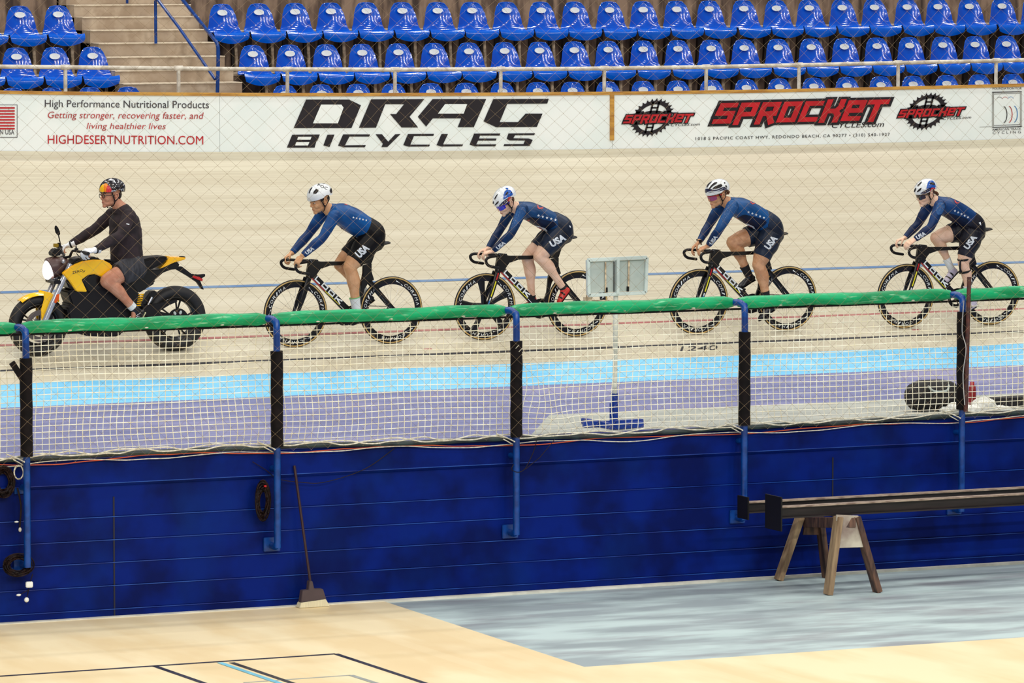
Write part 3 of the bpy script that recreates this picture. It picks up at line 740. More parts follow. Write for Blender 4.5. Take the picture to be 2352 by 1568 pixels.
# net
random.seed(3)
net = MB(); NX0, NX1 = XA-2, XB+2; ph = .0625; pv = .0505
zb0 = .035; zt0 = ZRAIL-.06; nv = int((zt0-zb0)/pv)
def npt(x, z):
    sag = .03*math.sin(x*1.7)+.02*mnoise.noise(Vector((x*.8, z*1.3, 3)))*2
    dx = .02*mnoise.noise(Vector((x*.7, z*2, 9)))*2; dz = .012*mnoise.noise(Vector((x*.9, z, 5)))*2
    e = min(1, (zt0-z)/.2)*min(1, (z-zb0)/.15+.05)
    # a slack fold in the middle-left panel
    g = math.exp(-((x+1.9+.9*(z-.4))/.16)**2)*min(1, max(0, (zt0-z))*1.4)
    return Vector((x+dx*e+.05*g, YW+.045+.02*sag*e, z+dz*e-.02*g))
xi = int((NX1-NX0)/ph)
for i in range(xi):
    x = NX0+i*ph+random.uniform(-.003, .003)
    net.tube([npt(x, zb0+(zt0-zb0)*k/nv) for k in range(nv+1)], .0034, 4)
for j in range(1, nv):
    z = zb0+(zt0-zb0)*j/nv
    net.tube([npt(NX0+i*ph*2, z) for i in range(xi//2)], .0034, 4)
tag(net.build('safety_net', M['net'], None, True), 'white square-mesh safety net hanging from the green padded rail', 'net')
# bottom tube with lashings
def wob(px0, px1, pyf, Y, r, name, m, label, cat, step=35, jit=2.0, parent=None):
    pts = []
    x = px0
    while x <= px1:
        p = on_y(x, pyf(x)+random.uniform(-jit, jit), Y); pts.append(p); x += step
    o = MB().tube(pts, r, 8, smooth=3).build(name, m, parent)
    return tag(o, label, cat) if label else o
base = lambda x: 1064-.0502*x
def toppy(x): return interp([(-50, 1062), (0, 1060), (300, 1043), (636, 1028), (900, 1021), (1186, 1010), (1450, 1000), (1710, 984), (2000, 970), (2210, 956), (2352, 950), (2450, 945)], x)
bt = wob(-60, 2440, lambda x: toppy(x)-3, YW-.055, .022, 'bottom_tube', M['dgreen'], 'dark green tube along the top of the blue wall under the net', 'tube', 60, 1.2)
for k in range(2):
    wob(-60, 2440, lambda x, k=k: toppy(x)-9+5*math.sin(x*.031+k*2), YW-.075, .006, 'lashing_rope', M['rope'], None, None, 28, 2.2, bt)
wob(-60, 2440, lambda x: toppy(x)+8+5*math.sin(x*.012), YW-.06, .0045, 'orange_cord', M['orange'], 'orange cord strung along the wall top below the dark tube', 'cord', 50, 1.5)
wob(-60, 2440, lambda x: toppy(x)+9+4*math.sin(x*.017+2), YW-.066, .004, 'cream_cord', M['rope'], 'thin cream cord strung along the wall top beside the orange one', 'cord', 50, 1.5)
for k, px in enumerate(PX):
    y = toppy(px)
    MB().tube([on_y(px-45, y-14, YW-.09), on_y(px-20, y-4, YW-.1), on_y(px-4, y+4, YW-.22)], .006, 6, smooth=4).tube([on_y(px-30, y-2, YW-.1), on_y(px-8, y+10, YW-.12)], .005, 6).build('rope_tail', M['rope'], bt)
# ---- cables and bits on the wall
def coil(cx, cy, rx, ry, Y, n, r, name, m, label, rot=0):
    mb = MB()
    for k in range(n):
        pts = []; ox = random.uniform(-.12, .12)*rx; oy = random.uniform(-.08, .08)*ry; sc = random.uniform(.55, 1.0)
        for j in range(20):
            a = 2*math.pi*j/20; pts.append(on_y(cx+ox+rx*sc*math.cos(a), cy+oy+ry*sc*math.sin(a), Y-random.uniform(0, .05)))
        mb.tube(pts, r, 6, closed=True)
    return tag(mb.build(name, m), label, 'cable')
coil(8, 1105, 24, 36, YW-.05, 18, .006, 'cable_coil', M['cable'], 'coil of dark cable hanging at the top left corner of the blue wall')
coil(42, 1298, 36, 26, YW-.09, 18, .006, 'cable_coil', M['cable'], 'coil of brown-black cable hanging at the foot of the leftmost post')
coil(603, 1150, 17, 46, YW-.07, 18, .007, 'cable_coil', M['cable'], 'tall coil of black cable with a red plug hung on the second post')
coil(42, 1084, 13, 19, YW-.1, 2, .005, 'rope_loop', M['rope'], 'cream rope loop hanging beside the leftmost post')
def blob(px, py, Y, r, name, m, label, cat, par=None):
    o = MB().ell(on_y(px, py, Y), r, n=10).build(name, m, par)
    return tag(o, label, cat) if label else o
hc = MB().tube([on_y(75, 1318, YW-.1), on_y(70, 1335, YW-.1), on_y(64, 1362, YW-.08), on_y(60, 1385, YW-.08)], .004, 6, smooth=4).tube([on_y(64, 1355, YW-.08), on_y(45, 1366, YW-.08)], .003, 6).build('plug_cable', M['cable'])
tag(hc, 'dangling cable end with white plugs under the coil at the lower left', 'cable')
MB().box(on_y(67, 1342, YW-.1), (.06, .03, .05)).build('plug', M['white'], hc, False, .006); blob(61, 1377, YW-.08, (.022, .018, .022), 'plug', M['white'], None, None, hc); blob(43, 1366, YW-.08, (.022, .01, .01), 'plug', M['white'], None, None, hc)
hc2 = MB().tube([on_y(40, 1120, YW-.06), on_y(48, 1160, YW-.06), on_y(46, 1200, YW-.06), on_y(45, 1215, YW-.06)], .008, 6, smooth=4).build('plug_cable', M['cable'])
tag(hc2, 'dark cable with small white plugs hanging left of the leftmost post', 'cable')
blob(46, 1216, YW-.07, (.014, .012, .02), 'plug', M['rope'], None, None, hc2); blob(38, 1198, YW-.07, (.02, .01, .008), 'plug', M['white'], None, None, hc2)
MB().box(on_y(609, 1116, YW-.12), (.022, .02, .016)).build('plug', M['red'], [o for o in bpy.data.objects if o.name.startswith('cable_coil')][2], False, .003)
tag(MB().tube([on_y(x, y, YW-.05) for x, y in ((580, 1060), (612, 1080), (640, 1100), (700, 1108), (740, 1108), (800, 1092), (850, 1070), (905, 1030))], .0035, 6, smooth=5).build('thin_wire', M['cable']),
    'thin dark wire sagging across the blue wall above the broom', 'wire')
tag(MB().tube([on_y(x, y, YW-.19) for x, y in ((1180, 1066), (1175, 1078), (1190, 1084), (1204, 1078), (1215, 1060), (1228, 1030), (1232, 1010))], .0035, 6, smooth=5).tube([on_y(x, y, YW-.17) for x, y in ((1206, 1078), (1240, 1050), (1275, 1008))], .003, 6).build('thin_wire', M['cable']),
    'wire wrapped round the middle post and climbing to the wall top', 'wire')
# ---- broom
bx = on_z(722, 1397, ZF+.012)
br = empty('broom', (bx.x, YW-.16, ZF)); tag(br, 'push broom with cream bristles standing upside against the blue wall', 'broom')
br['label'] = 'dark-handled broom with cream bristles leaning against the blue wall'
def inv(px, py, Y): 
    p = on_y(px, py, Y); return p-br.location
h = [inv(676, 1069, YW-.05), inv(713, 1338, YW-.13)]
MB().tube(h, .012, 8).build('handle', M['handle'], br)
mb = MB()
fo = [inv(711, 1334, YW-.17), inv(718, 1334, YW-.17), inv(722, 1352, YW-.17), inv(742, 1352, YW-.17), inv(750, 1376, YW-.17), inv(691, 1384, YW-.17), inv(695, 1356, YW-.17), inv(709, 1354, YW-.17)]
mb.prism(fo, [p+Vector((0, .06, 0)) for p in fo]); mb.build('cap', M['broomcap'], br, False, .004)
fo = [inv(749, 1376, YW-.18), inv(758, 1396, YW-.18), inv(688, 1402, YW-.18), inv(692, 1384, YW-.18)]
for p in fo: p.z = max(p.z, .014)
mb = MB(); mb.prism(fo, [p+Vector((0, .085, 0)) for p in fo]); mb.build('bristles', M['broom'], br, False, .003)
# ---- sawhorses and beams (stand on the concrete)
def sawhorse(label, feet, topc, L, gus=True, m='saw'):
    """trestle: ridge along +y"""
    t = empty('sawhorse', (topc.x, topc.y, ZF)); tag(t, label, 'sawhorse', 'wooden sawhorses under the steel beams')
    H = topc.z-ZF
    MB().box((0, 0, H-.05), (.10, L, .10)).build('top_beam', M[m], t, False, .004)
    for sy_ in (-1, 1):
        for sx in (-1, 1):
            ft = Vector((sx*feet, sy_*(L/2-.02), 0)); tp = Vector((sx*.055, sy_*(L/2-.06), H-.0))
            MB().bar(ft+Vector((0, 0, .0)), tp, .045, .09, up=(0, 1, 0)).build('leg', M[m], t, False, .003)
        yy = sy_*(L/2-.02)
        if gus:
            z0 = H-.33; k = feet*.34/H+.06
            A = [Vector((-.07, yy, H)), Vector((.07, yy, H)), Vector((k+.05, yy, z0)), Vector((-k-.05, yy, z0))]
            MB().prism(A, [p+Vector((0, .018*sy_, 0)) for p in A]).build('end_plate', M['gusset'] if sy_ < 0 else M['sawdark'], t, False, .002)
    return t
f1 = on_z(1788, 1333, ZF); f2 = on_z(1902, 1366, ZF); f3 = on_z(2016, 1360, ZF); f4 = on_z(1899, 1327, ZF)
print('SAW', f1, f2, f3, f4)
# one trestle: near end (f2,f3), far end (f1,f4)
def quad_trestle():
    t = empty('sawhorse', (f2+f3+f1+f4)/4); tag(t, 'weathered wooden sawhorse with plywood end plate carrying the steel beams', 'sawhorse')
    O = t.location
    tp = {}
    yn, yf = (f2.y+f3.y)/2, (f1.y+f4.y)/2
    a = on_y(1926, 1186, yn); b = on_y(1966, 1186, yn); c = on_y(1838, 1186, yf); d = on_y(1882, 1186, yf)
    for nm, ft, top, m in (('n1', f2, a, 'saw'), ('n2', f3, b, 'sawdark'), ('f1', f1, c, 'saw'), ('f2', f4, d, 'sawdark')):
        f = Vector((ft.x, ft.y, ZF+.004)); MB().bar(f-O, top-O, .05, .10, up=(0, 1, 0)).build('leg', M[m], t, False, .003)
    P = [on_y(1922, 1182, yn-.03), on_y(1972, 1184, yn-.03), on_y(1992, 1256, yn-.03), on_y(1926, 1258, yn-.03)]
    MB().prism([p-O for p in P], [p-O+Vector((0, .02, 0)) for p in P]).build('end_plate', M['gusset'], t, False, .002)
    P = [on_y(1852, 1184, yf), on_y(1880, 1184, yf), on_y(1882, 1228, yf), on_y(1845, 1228, yf)]
    MB().prism([p-O for p in P], [p-O+Vector((0, .02, 0)) for p in P]).build('end_plate', M['sawdark'], t, False, .002)
    m1 = (a+b)/2; m2 = (c+d)/2
    MB().bar(m1-O-Vector((0, .03, .05)), m2-O-Vector((0, 0, .05)), .13, .09).build('top_beam', M['sawdark'], t, False, .004)
    return (a.z+c.z)/2, yn, yf
zt, yn, yf = quad_trestle()
def ibeam(label, pxl, pyt, Y, H, plate):
    a = on_y(pxl, pyt, Y); Lb = 6.0; x0 = a.x; ztop = a.z
    t = empty('steel_beam', (x0, Y, ztop)); tag(t, label, 'steel beam', 'dark steel beams on the sawhorse')
    MB().box((Lb/2, .0, -H/2), (Lb, .012, H-.01)).box((Lb/2, .0, -H+.006), (Lb, .09, .012)).build('web', M['steelblack'], t, False)
    part(MB().box((Lb/2, 0, -.006), (Lb, .09, .012)).build('top_flange', M['beamedge'], t, False, .001), 'pale top flange')  # top flange paler than the dark web
    c = plate
    MB().box((-.008, 0, -H/2), (.016, c, c*1.0)).build('end_plate', M['matte'], t, False, .002)
ibeam('dark steel beam with square end plate lying across the sawhorse, nearer one', 1779, 1163, yn+.12, .105, .30)
ibeam('dark steel beam with smaller end plate, the one nearer the blue wall', 1709, 1152, yn+.55, .10, .20)
# ---- lap sign on a pole (on the apron)
Ys = -3.55
sf = on_y(1410, 972, Ys); zs0 = 0.0
pt = on_z(1411, 974, .0); Ys = pt.y
sg = empty('sign_stand', (pt.x, Ys, 0)); tag(sg, 'pale grey twin-panel sign on a tall pole with a blue foot, behind the net', 'sign stand')
def si(px, py, dy=0): return on_y(px, py, Ys+dy)-sg.location
MB().tube([si(1412, 905), si(1414, 690), si(1417, 592)], .022, 10).build('pole', M['greypole'], sg)
MB().bar(si(1411, 972), si(1412, 903), .05, .05, up=(0, 1, 0)).bar(si(1404, 968, -.04), si(1404, 925, -.04), .03, .02, up=(0, 1, 0)).build('lower_post', M['bluebase'], sg, False, .004)
mb = MB()
for a, b in (((1340, 966), (1411, 980)), ((1411, 980), (1475, 974)), ((1340, 975), (1411, 972)), ((1411, 972), (1475, 968))):
    pa = on_z(a[0], a[1], .03)-sg.location; pb = on_z(b[0], b[1], .03)-sg.location; mb.bar(pa, pb, .05, .05)
mb.build('base', M['bluebase'], sg, False, .004)
A = [si(1350, 597, -.03), si(1485, 591, -.03), si(1482, 672, -.03), si(1352, 678, -.03)]
def lerp4(u, v): return (A[0]*(1-u)+A[1]*u)*(1-v)+(A[3]*(1-u)+A[2]*u)*v
mb = MB()
for pa, pb in ((A[0], A[1]), (A[1], A[2]), (A[2], A[3]), (A[3], A[0])): mb.bar(pa, pb, .03, .035, up=(0, 1, 0))
mb.bar(lerp4(.5, 0), lerp4(.5, 1), .03, .05, up=(0, 1, 0)).build('frame', M['signframe'], sg, False, .003)
for u0, u1 in ((.04, .46), (.55, .97)):
    q = [lerp4(u0, .06), lerp4(u1, .06), lerp4(u1, .94), lerp4(u0, .94)]
    MB().prism([p+Vector((0, .012, 0)) for p in q], [p+Vector((0, .022, 0)) for p in q]).build('panel', M['signgrey'], sg, False)
mb = MB()
for u in (.30, .70): mb.bar(lerp4(u, .08), lerp4(u, .92), .012, .01, up=(0, 1, 0))
mb.build('slide_track', M['beige'], sg, False)
mb = MB()
for u in (.315, .69): mb.bar(lerp4(u, .8), lerp4(u, .94), .016, .02, up=(0, 1, 0))
mb.bar(lerp4(.445, .08), lerp4(.445, .94), .006, .006, up=(0, 1, 0)).build('stop', M['matte'], sg, False)
q = MB(); q.tube([si(1347, 640, .02), si(1349, 745, .02)], .006, 6).box(si(1350, 688, .02), (.075, .03, .045)).bar(si(1349, 690, .02), si(1412, 690, .0), .012, .012, up=(0, 1, 0))
part(q.build('side_bracket', M['beige'], sg, False), 'small tan bracket on a thin rod')
# ---- bag, bottle, towel, dark case at the right on the apron
def ground(px, py): return on_z(px, py, .0)
g = ground(2148, 946)
bag = MB(); 
bag.tube([(g.x-.17, g.y+.08, .145), (g.x-.1, g.y+.08, .15), (g.x+.1, g.y+.08, .15), (g.x+.19, g.y+.08, .145)], [(.10, .13), (.125, .145), (.125, .145), (.10, .13)], 14, side=(0, 1, 0), smooth=3, cap='round')
bo = bag.build('sports_bag', M['bag']); tag(bo, 'black sports bag on the apron behind the net, left of the rightmost post', 'bag')
MB().tube([(g.x-.1, g.y-.04, .25), (g.x-.05, g.y-.07, .2), (g.x+.08, g.y-.07, .2), (g.x+.12, g.y-.04, .25)], .01, 6, smooth=4).build('strap', M['signgrey'], bo)
g = ground(2239, 930); g.y += .05
b2 = MB().tube([(g.x, g.y, .0), (g.x, g.y, .03), (g.x, g.y, .13), (g.x, g.y, .17), (g.x, g.y, .19)], [.036, .038, .036, .032, .016], 14).build('drink_bottle', M['bottle']); tag(b2, 'dark red drinks bottle standing just right of the rightmost post', 'bottle')
MB().tube([(g.x, g.y, .185), (g.x, g.y, .215)], .02, 10).build('cap', M['red'], b2)
def heap(pxs_, name, label, m):
    mb = MB(); 
    for px, py, h, w in pxs_:
        g = ground(px, py); mb.ell((g.x, g.y+.02, h*.4), (w, .12, h), n=14)
    me = mb.mesh(name); o = link(name, me, m)
    md = o.modifiers.new('r', 'REMESH'); md.mode = 'VOXEL'; md.voxel_size = .012
    tx = bpy.data.textures.new('cl', 'CLOUDS'); tx.noise_scale = .07; d = o.modifiers.new('d', 'DISPLACE'); d.texture = tx; d.strength = .04
    dg = bpy.context.evaluated_depsgraph_get(); dg.update(); m2 = bpy.data.meshes.new_from_object(o.evaluated_get(dg)); o.modifiers.clear(); o.data = m2
    for v in m2.vertices: v.co.z = max(v.co.z, .002)
    m2.shade_smooth(); tag(o, label, 'towel'); return o
heap([(2195, 948, .07, .09), (2180, 948, .04, .06)], 'towel', 'small crumpled white towel left of the rightmost post foot', M['towel'])
heap([(2262, 946, .10, .12), (2235, 948, .05, .10), (2300, 945, .04, .12)], 'towel', 'crumpled white towel heaped on the apron right of the rightmost post', M['towel'])
g = ground(2325, 938); tag(MB().box((g.x, g.y+.1, .05), (.55, .2, .10)).build('equipment_case', M['bag'], None, False, .01), 'low black case lying on the apron at the right edge', 'case')

# ================================================================== DIAMOND NETTING hung in front of the wall
random.seed(11)
YN = YW-.245
mb = MB(); hw = .0815; hh = .072
x0, x1 = -8.2, 10.5; zlo, zhi = .03, 4.9
def dn(i, j):
    x = x0+i*hw; z = zlo+j*hh
    return Vector((x+.05*mnoise.noise(Vector((x*.6, z*.6, 1)))+.012*mnoise.noise(Vector((x*3, z*3, 4))), YN+.03*mnoise.noise(Vector((x*.5, z*.4, 7))), z+.06*mnoise.noise(Vector((x*.5, z*.6, 2)))+.010*mnoise.noise(Vector((x*3, z*3, 8)))+(x-1)*.0))
NI = int((x1-x0)/hw); NJ = int((zhi-zlo)/hh)
def seg(a, b, r=.00085):
    t = (b-a).normalized(); s1 = t.cross(Vector((0, 1, 0))).normalized()*r; s2 = Vector((0, 1, 0))*r
    mb.add([a+s1, a-s1*.5+s2*.87, a-s1*.5-s2*.87, b+s1, b-s1*.5+s2*.87, b-s1*.5-s2*.87], [(0, 1, 4, 3), (1, 2, 5, 4), (2, 0, 3, 5)])
grid = {}
for i in range(NI+1):
    for j in range(NJ+1):
        if (i+j) % 2 == 0: grid[i, j] = dn(i, j)
for (i, j), p in grid.items():
    for di in (-1, 1):
        q = grid.get((i+di, j+1))
        if q: seg(p, q)
    k = .003
    mb.add([p+Vector((k, 0, 0)), p+Vector((0, 0, k)), p-Vector((k, 0, 0)), p-Vector((0, 0, k)), p+Vector((0, -k, 0)), p+Vector((0, k, 0))], [(0, 1, 4), (1, 2, 4), (2, 3, 4), (3, 0, 4), (1, 0, 5), (2, 1, 5), (3, 2, 5), (0, 3, 5)])
me = mb.mesh('divider_net'); dno = bpy.data.objects.new('divider_net', me); COL.objects.link(dno); me.materials.append(M['dnet'])
tag(dno, 'fine tan diamond-mesh curtain net hanging in front of the blue wall', 'net')

# ================================================================== RIDER FRAMES
def contact(px, py):
    """ground point on the banked track seen at a pixel"""
    return on_plane(px, py, (0, 0, 0), Vector((0, -SB, CB)))
class Frame:
    """local frame: x back along the track, y (w) away from infield, z up; leaned by g about x"""
    def __init__(s, cx, cy, ground_py, g, k, ox, oy):
        # cx: pixel column of wheelbase middle, ground_py: its contact row
        p = contact(cx, ground_py); s.O = p; s.g = g
        s.M = Matrix.Translation(p) @ Matrix.Rotation(g, 4, 'X'); s.I = s.M.inverted()
        s.k = k; s.ox = ox; s.oy = oy
        s.cam = s.I @ CAM
    def lray(s, zx, zy):
        d = ray(s.ox+zx/s.k, s.oy+zy/s.k); return (s.I.to_3x3() @ d).normalized()
    def __call__(s, zx, zy, w=0.0):
        d = s.lray(zx, zy); t = (w-s.cam.y)/d.y; return s.cam+d*t
    def place(s, o): o.matrix_world = s.M
    def scale_px(s): return FPX/((s.O-CAM).dot(Fv))
def ext(mb, fr, pts, w0, w1, mi=0, wm=None):
    """outline read on plane w0 (near side), extruded to w1"""
    q = [fr(x, y, w0 if wm is None else wm) for x, y in pts]
    mb.prism([Vector((p.x, w0, p.z)) for p in q], [Vector((p.x, w1, p.z)) for p in q], mi); return mb
def remesh(mb, name, vox=.006, smooth=4, factor=.5):
    me = mb.mesh(name); o = bpy.data.objects.new(name, me); COL.objects.link(o)
    md = o.modifiers.new('r', 'REMESH'); md.mode = 'VOXEL'; md.voxel_size = vox; md.adaptivity = 0
    if smooth: sm = o.modifiers.new('s', 'SMOOTH'); sm.iterations = smooth; sm.factor = factor
    dg = bpy.context.evaluated_depsgraph_get(); dg.update()
    m2 = bpy.data.meshes.new_from_object(o.evaluated_get(dg)); bpy.data.objects.remove(o); bpy.data.meshes.remove(me)
    m2.name = name; m2.shade_smooth(); return m2
def bvh_of(mes):
    V = []; F = []
    for me in mes:
        o = len(V); V += [v.co.copy() for v in me.vertices]; F += [tuple(i+o for i in p.vertices) for p in me.polygons]
    return BVHTree.FromPolygons(V, F)
def decal(fr, bvh, vs, fs, name, m, parent, off=.002, grid=2.0, maxd=None):
    """flat outline (in zoom px) wrapped onto a surface along the line of sight of the infield side"""
    bm = bmesh.new(); V = [bm.verts.new((x, y, 0)) for x, y in vs]
    for f in fs:
        try: ff = bm.faces.new([V[i] for i in f]); ff.normal_update()
        except ValueError: pass
    bmesh.ops.triangulate(bm, faces=bm.faces[:])
    g = grid*fr.k
    x0 = min(v[0] for v in vs); x1 = max(v[0] for v in vs); y0 = min(v[1] for v in vs); y1 = max(v[1] for v in vs)
    for ax, a, b in ((0, x0, x1), (1, y0, y1)):
        q = a+g
        while q < b:
            co = (q, 0, 0) if ax == 0 else (0, q, 0); no = (1, 0, 0) if ax == 0 else (0, 1, 0)
            bmesh.ops.bisect_plane(bm, geom=bm.verts[:]+bm.edges[:]+bm.faces[:], plane_co=co, plane_no=no); q += g
    kill = []
    for v in bm.verts:
        d = fr.lray(v.co.x, v.co.y); hit, n, i, dist = bvh.ray_cast(fr.cam, d)
        if hit is None: kill.append(v); continue
        v.co = hit+n*off if n.dot(d) < 0 else hit-d*off
    bmesh.ops.delete(bm, geom=kill, context='VERTS')
    bad = [f for f in bm.faces if max(e.calc_length() for e in f.edges) > .06]
    bmesh.ops.delete(bm, geom=bad, context='FACES')
    me = bpy.data.meshes.new(name); bm.to_mesh(me); bm.free()
    if not len(me.polygons): return None
    me.shade_smooth(); o = bpy.data.objects.new(name, me); COL.objects.link(o); me.materials.append(m); o.parent = parent; return o
def dpoly(fr, bvh, pl, name, m, parent, off=.002, grid=2.0):
    return decal(fr, bvh, pl, [tuple(range(len(pl)))], name, m, parent, off, grid)
def dpolys(fr, bvh, pls, name, m, parent, off=.002, grid=2.0):
    vs = []; fs = []
    for pl in pls: fs.append(tuple(range(len(vs), len(vs)+len(pl)))); vs += pl
    return decal(fr, bvh, vs, fs, name, m, parent, off, grid)
def dtext(fr, bvh, s, o0, rx, up, name, m, parent, bold=.0, off=.003, shear=0, stroke=False, th=.16):
    """text in parallelogram: origin o0, full-width vector rx, height vector up (zoom px)"""
    if stroke:
        vs, fs, tot = stroke2d(s, .62, .42, th, 0); vs = [(x/tot, y) for x, y in vs]
    else: vs, fs, _ = text2d(s, bold, shear)
    q = [(o0[0]+rx[0]*x+up[0]*y, o0[1]+rx[1]*x+up[1]*y) for x, y in vs]
    return decal(fr, bvh, q, fs, name, m, parent, off, 1.6)
def star(cx, cy, r, rot=0):
    return [(cx+r*(1 if k % 2 == 0 else .42)*math.sin(rot+math.pi*k/5), cy-r*(1 if k % 2 == 0 else .42)*math.cos(rot+math.pi*k/5)) for k in range(10)]

# ================================================================== BICYCLE
F1 = Frame(580+725.5/3.483, 0, 793.0, math.radians(3.0), 3.483, 580, 380)
def circ(c, r, w, n=48): return [Vector((c.x+r*math.cos(2*math.pi*i/n), w, c.z+r*math.sin(2*math.pi*i/n))) for i in range(n)]
WR = .334
def annulus(mb, c, ri, ro, hw, n=64, mi=0, bulge=0):
    rings = [(ri, -hw*.6), ((ri+ro)/2, -hw-bulge), (ro, -hw*.8), (ro, hw*.8), ((ri+ro)/2, hw+bulge), (ri, hw*.6)]
    vs = []; fs = []
    for i in range(n):
        a = 2*math.pi*i/n
        for r, w in rings: vs.append((c[0]+r*math.cos(a), c[1]+w, c[2]+r*math.sin(a)))
    m = len(rings)
    for i in range(n):
        for k in range(m): fs.append((i*m+k, i*m+(k+1) % m, ((i+1) % n)*m+(k+1) % m, ((i+1) % n)*m+k))
    mb.add(vs, fs, mi)
def torus(mb, c, R, r, n=64, m=10, mi=0, flat=1.0):
    mb.tube([(c[0]+R*math.cos(2*math.pi*i/n), c[1], c[2]+R*math.sin(2*math.pi*i/n)) for i in range(n)], [(r*flat, r)]*n, m, side=(0, 1, 0), closed=True, mi=mi)
def arc_text(word, c, r, h, w, a_mid, span, name, m, parent):
    mb = MB(); n = len(word)
    for i, ch in enumerate(word):
        vs, fs, asp = text2d(ch, -.005, .2); a0 = a_mid+span*(.5-(i+.05)/n)*1; da = span/n*.82
        pts = []
        for x, y in vs:
            a = a0-da*x; rr = r+h*y; pts.append((c.x+rr*math.cos(a), w, c.z+rr*math.sin(a)))
        mb.add(pts, fs)
    me = mb.mesh(name); o = bpy.data.objects.new(name, me); COL.objects.link(o); me.materials.append(m); o.parent = parent; return o
def wheel(par, c, name, kind):
    mb = MB(); annulus(mb, c, .258, .322, .011, bulge=.002)
    if kind == 'spoke5':
        for k in range(5):
            a = math.radians(28+72*k); d = Vector((math.cos(a), 0, math.sin(a)))
            mb.tube([c+d*.02, c+d*.14, c+d*.265], [(.014, .034), (.011, .026), (.011, .040)], 12, side=(0, 1, 0), smooth=4)
    rim = mb.build(name, M['carbon'], par)
    mb = MB(); torus(mb, c, .3265, .0105, mi=0); part(mb.build('tyre', M['rubber'], rim), 'thin black tyre')
    mb = MB(); annulus(mb, c, .314, .3285, .0124); part(mb.build('tyre_sidewall', M['tan'], rim), 'tan tyre sidewall')
    MB().tube([c-Vector((0, .05, 0)), c+Vector((0, .05, 0))], .016, 12).ell(c, (.022, .03, .022)).build('hub', M['matte'], rim)
    if kind != 'spoke5':
        mb = MB()
        for k in range(20):
            a = 2*math.pi*k/20; b = a+(.5 if k % 2 else -.5)*(.35 if k % 4 < 2 else .35)
            s = .028 if k % 2 else -.028
            mb.tube([c+Vector((.02*math.cos(b), s, .02*math.sin(b))), c+Vector((.262*math.cos(a), 0, .262*math.sin(a)))], .0011, 4)
        mb.build('spokes', M['steel'], rim)
    for a in ((35, 155, 275) if name == 'rear_wheel' else (20, 140, 260)):
        arc_text('CORIMA', c, .270, .030, -.0138, math.radians(a), .95, 'rim_lettering', M['white'], rim)
        q = MB(); A = []
        for k in range(14):
            t = math.radians(a)+.52+.022*k; A.append((t, .262+.003*k))
        vs = []; 
        for t, r in A: vs += [(c.x+r*math.cos(t), -.0136+c.y, c.z+r*math.sin(t)), (c.x+(.272+.0012*A.index((t, r)))*math.cos(t), -.0136+c.y, c.z+(.272+.0012*A.index((t, r)))*math.sin(t))]
        q.add(vs, [(2*i, 2*i+1, 2*i+3, 2*i+2) for i in range(13)]); me = q.mesh('rim_flash'); o = bpy.data.objects.new('rim_flash', me); COL.objects.link(o); me.materials.append(M['white']); o.parent = rim
    return rim
CFW = F1(343, 1172, 0); CRW = F1(1108, 1155, 0); CFW.z = CRW.z = WR; BBc = F1(815, 1203, 0)
print('wheelbase', CRW.x-CFW.x, 'bb', BBc.x, BBc.z)
def dn_stripe(par, pts, wid, w, m, name='down_tube_stripe'):
    mb = MB(); P = [F1(x, y, w) for x, y in pts]
    for a, b in zip(P, P[1:]):
        d = (b-a).normalized(); n = Vector((-d.z, 0, d.x))*wid/2
        mb.add([a+n, b+n, b-n, a-n], [(0, 1, 2, 3)])
    me = mb.mesh(name); o = bpy.data.objects.new(name, me); COL.objects.link(o); me.materials.append(m); o.parent = par; return o
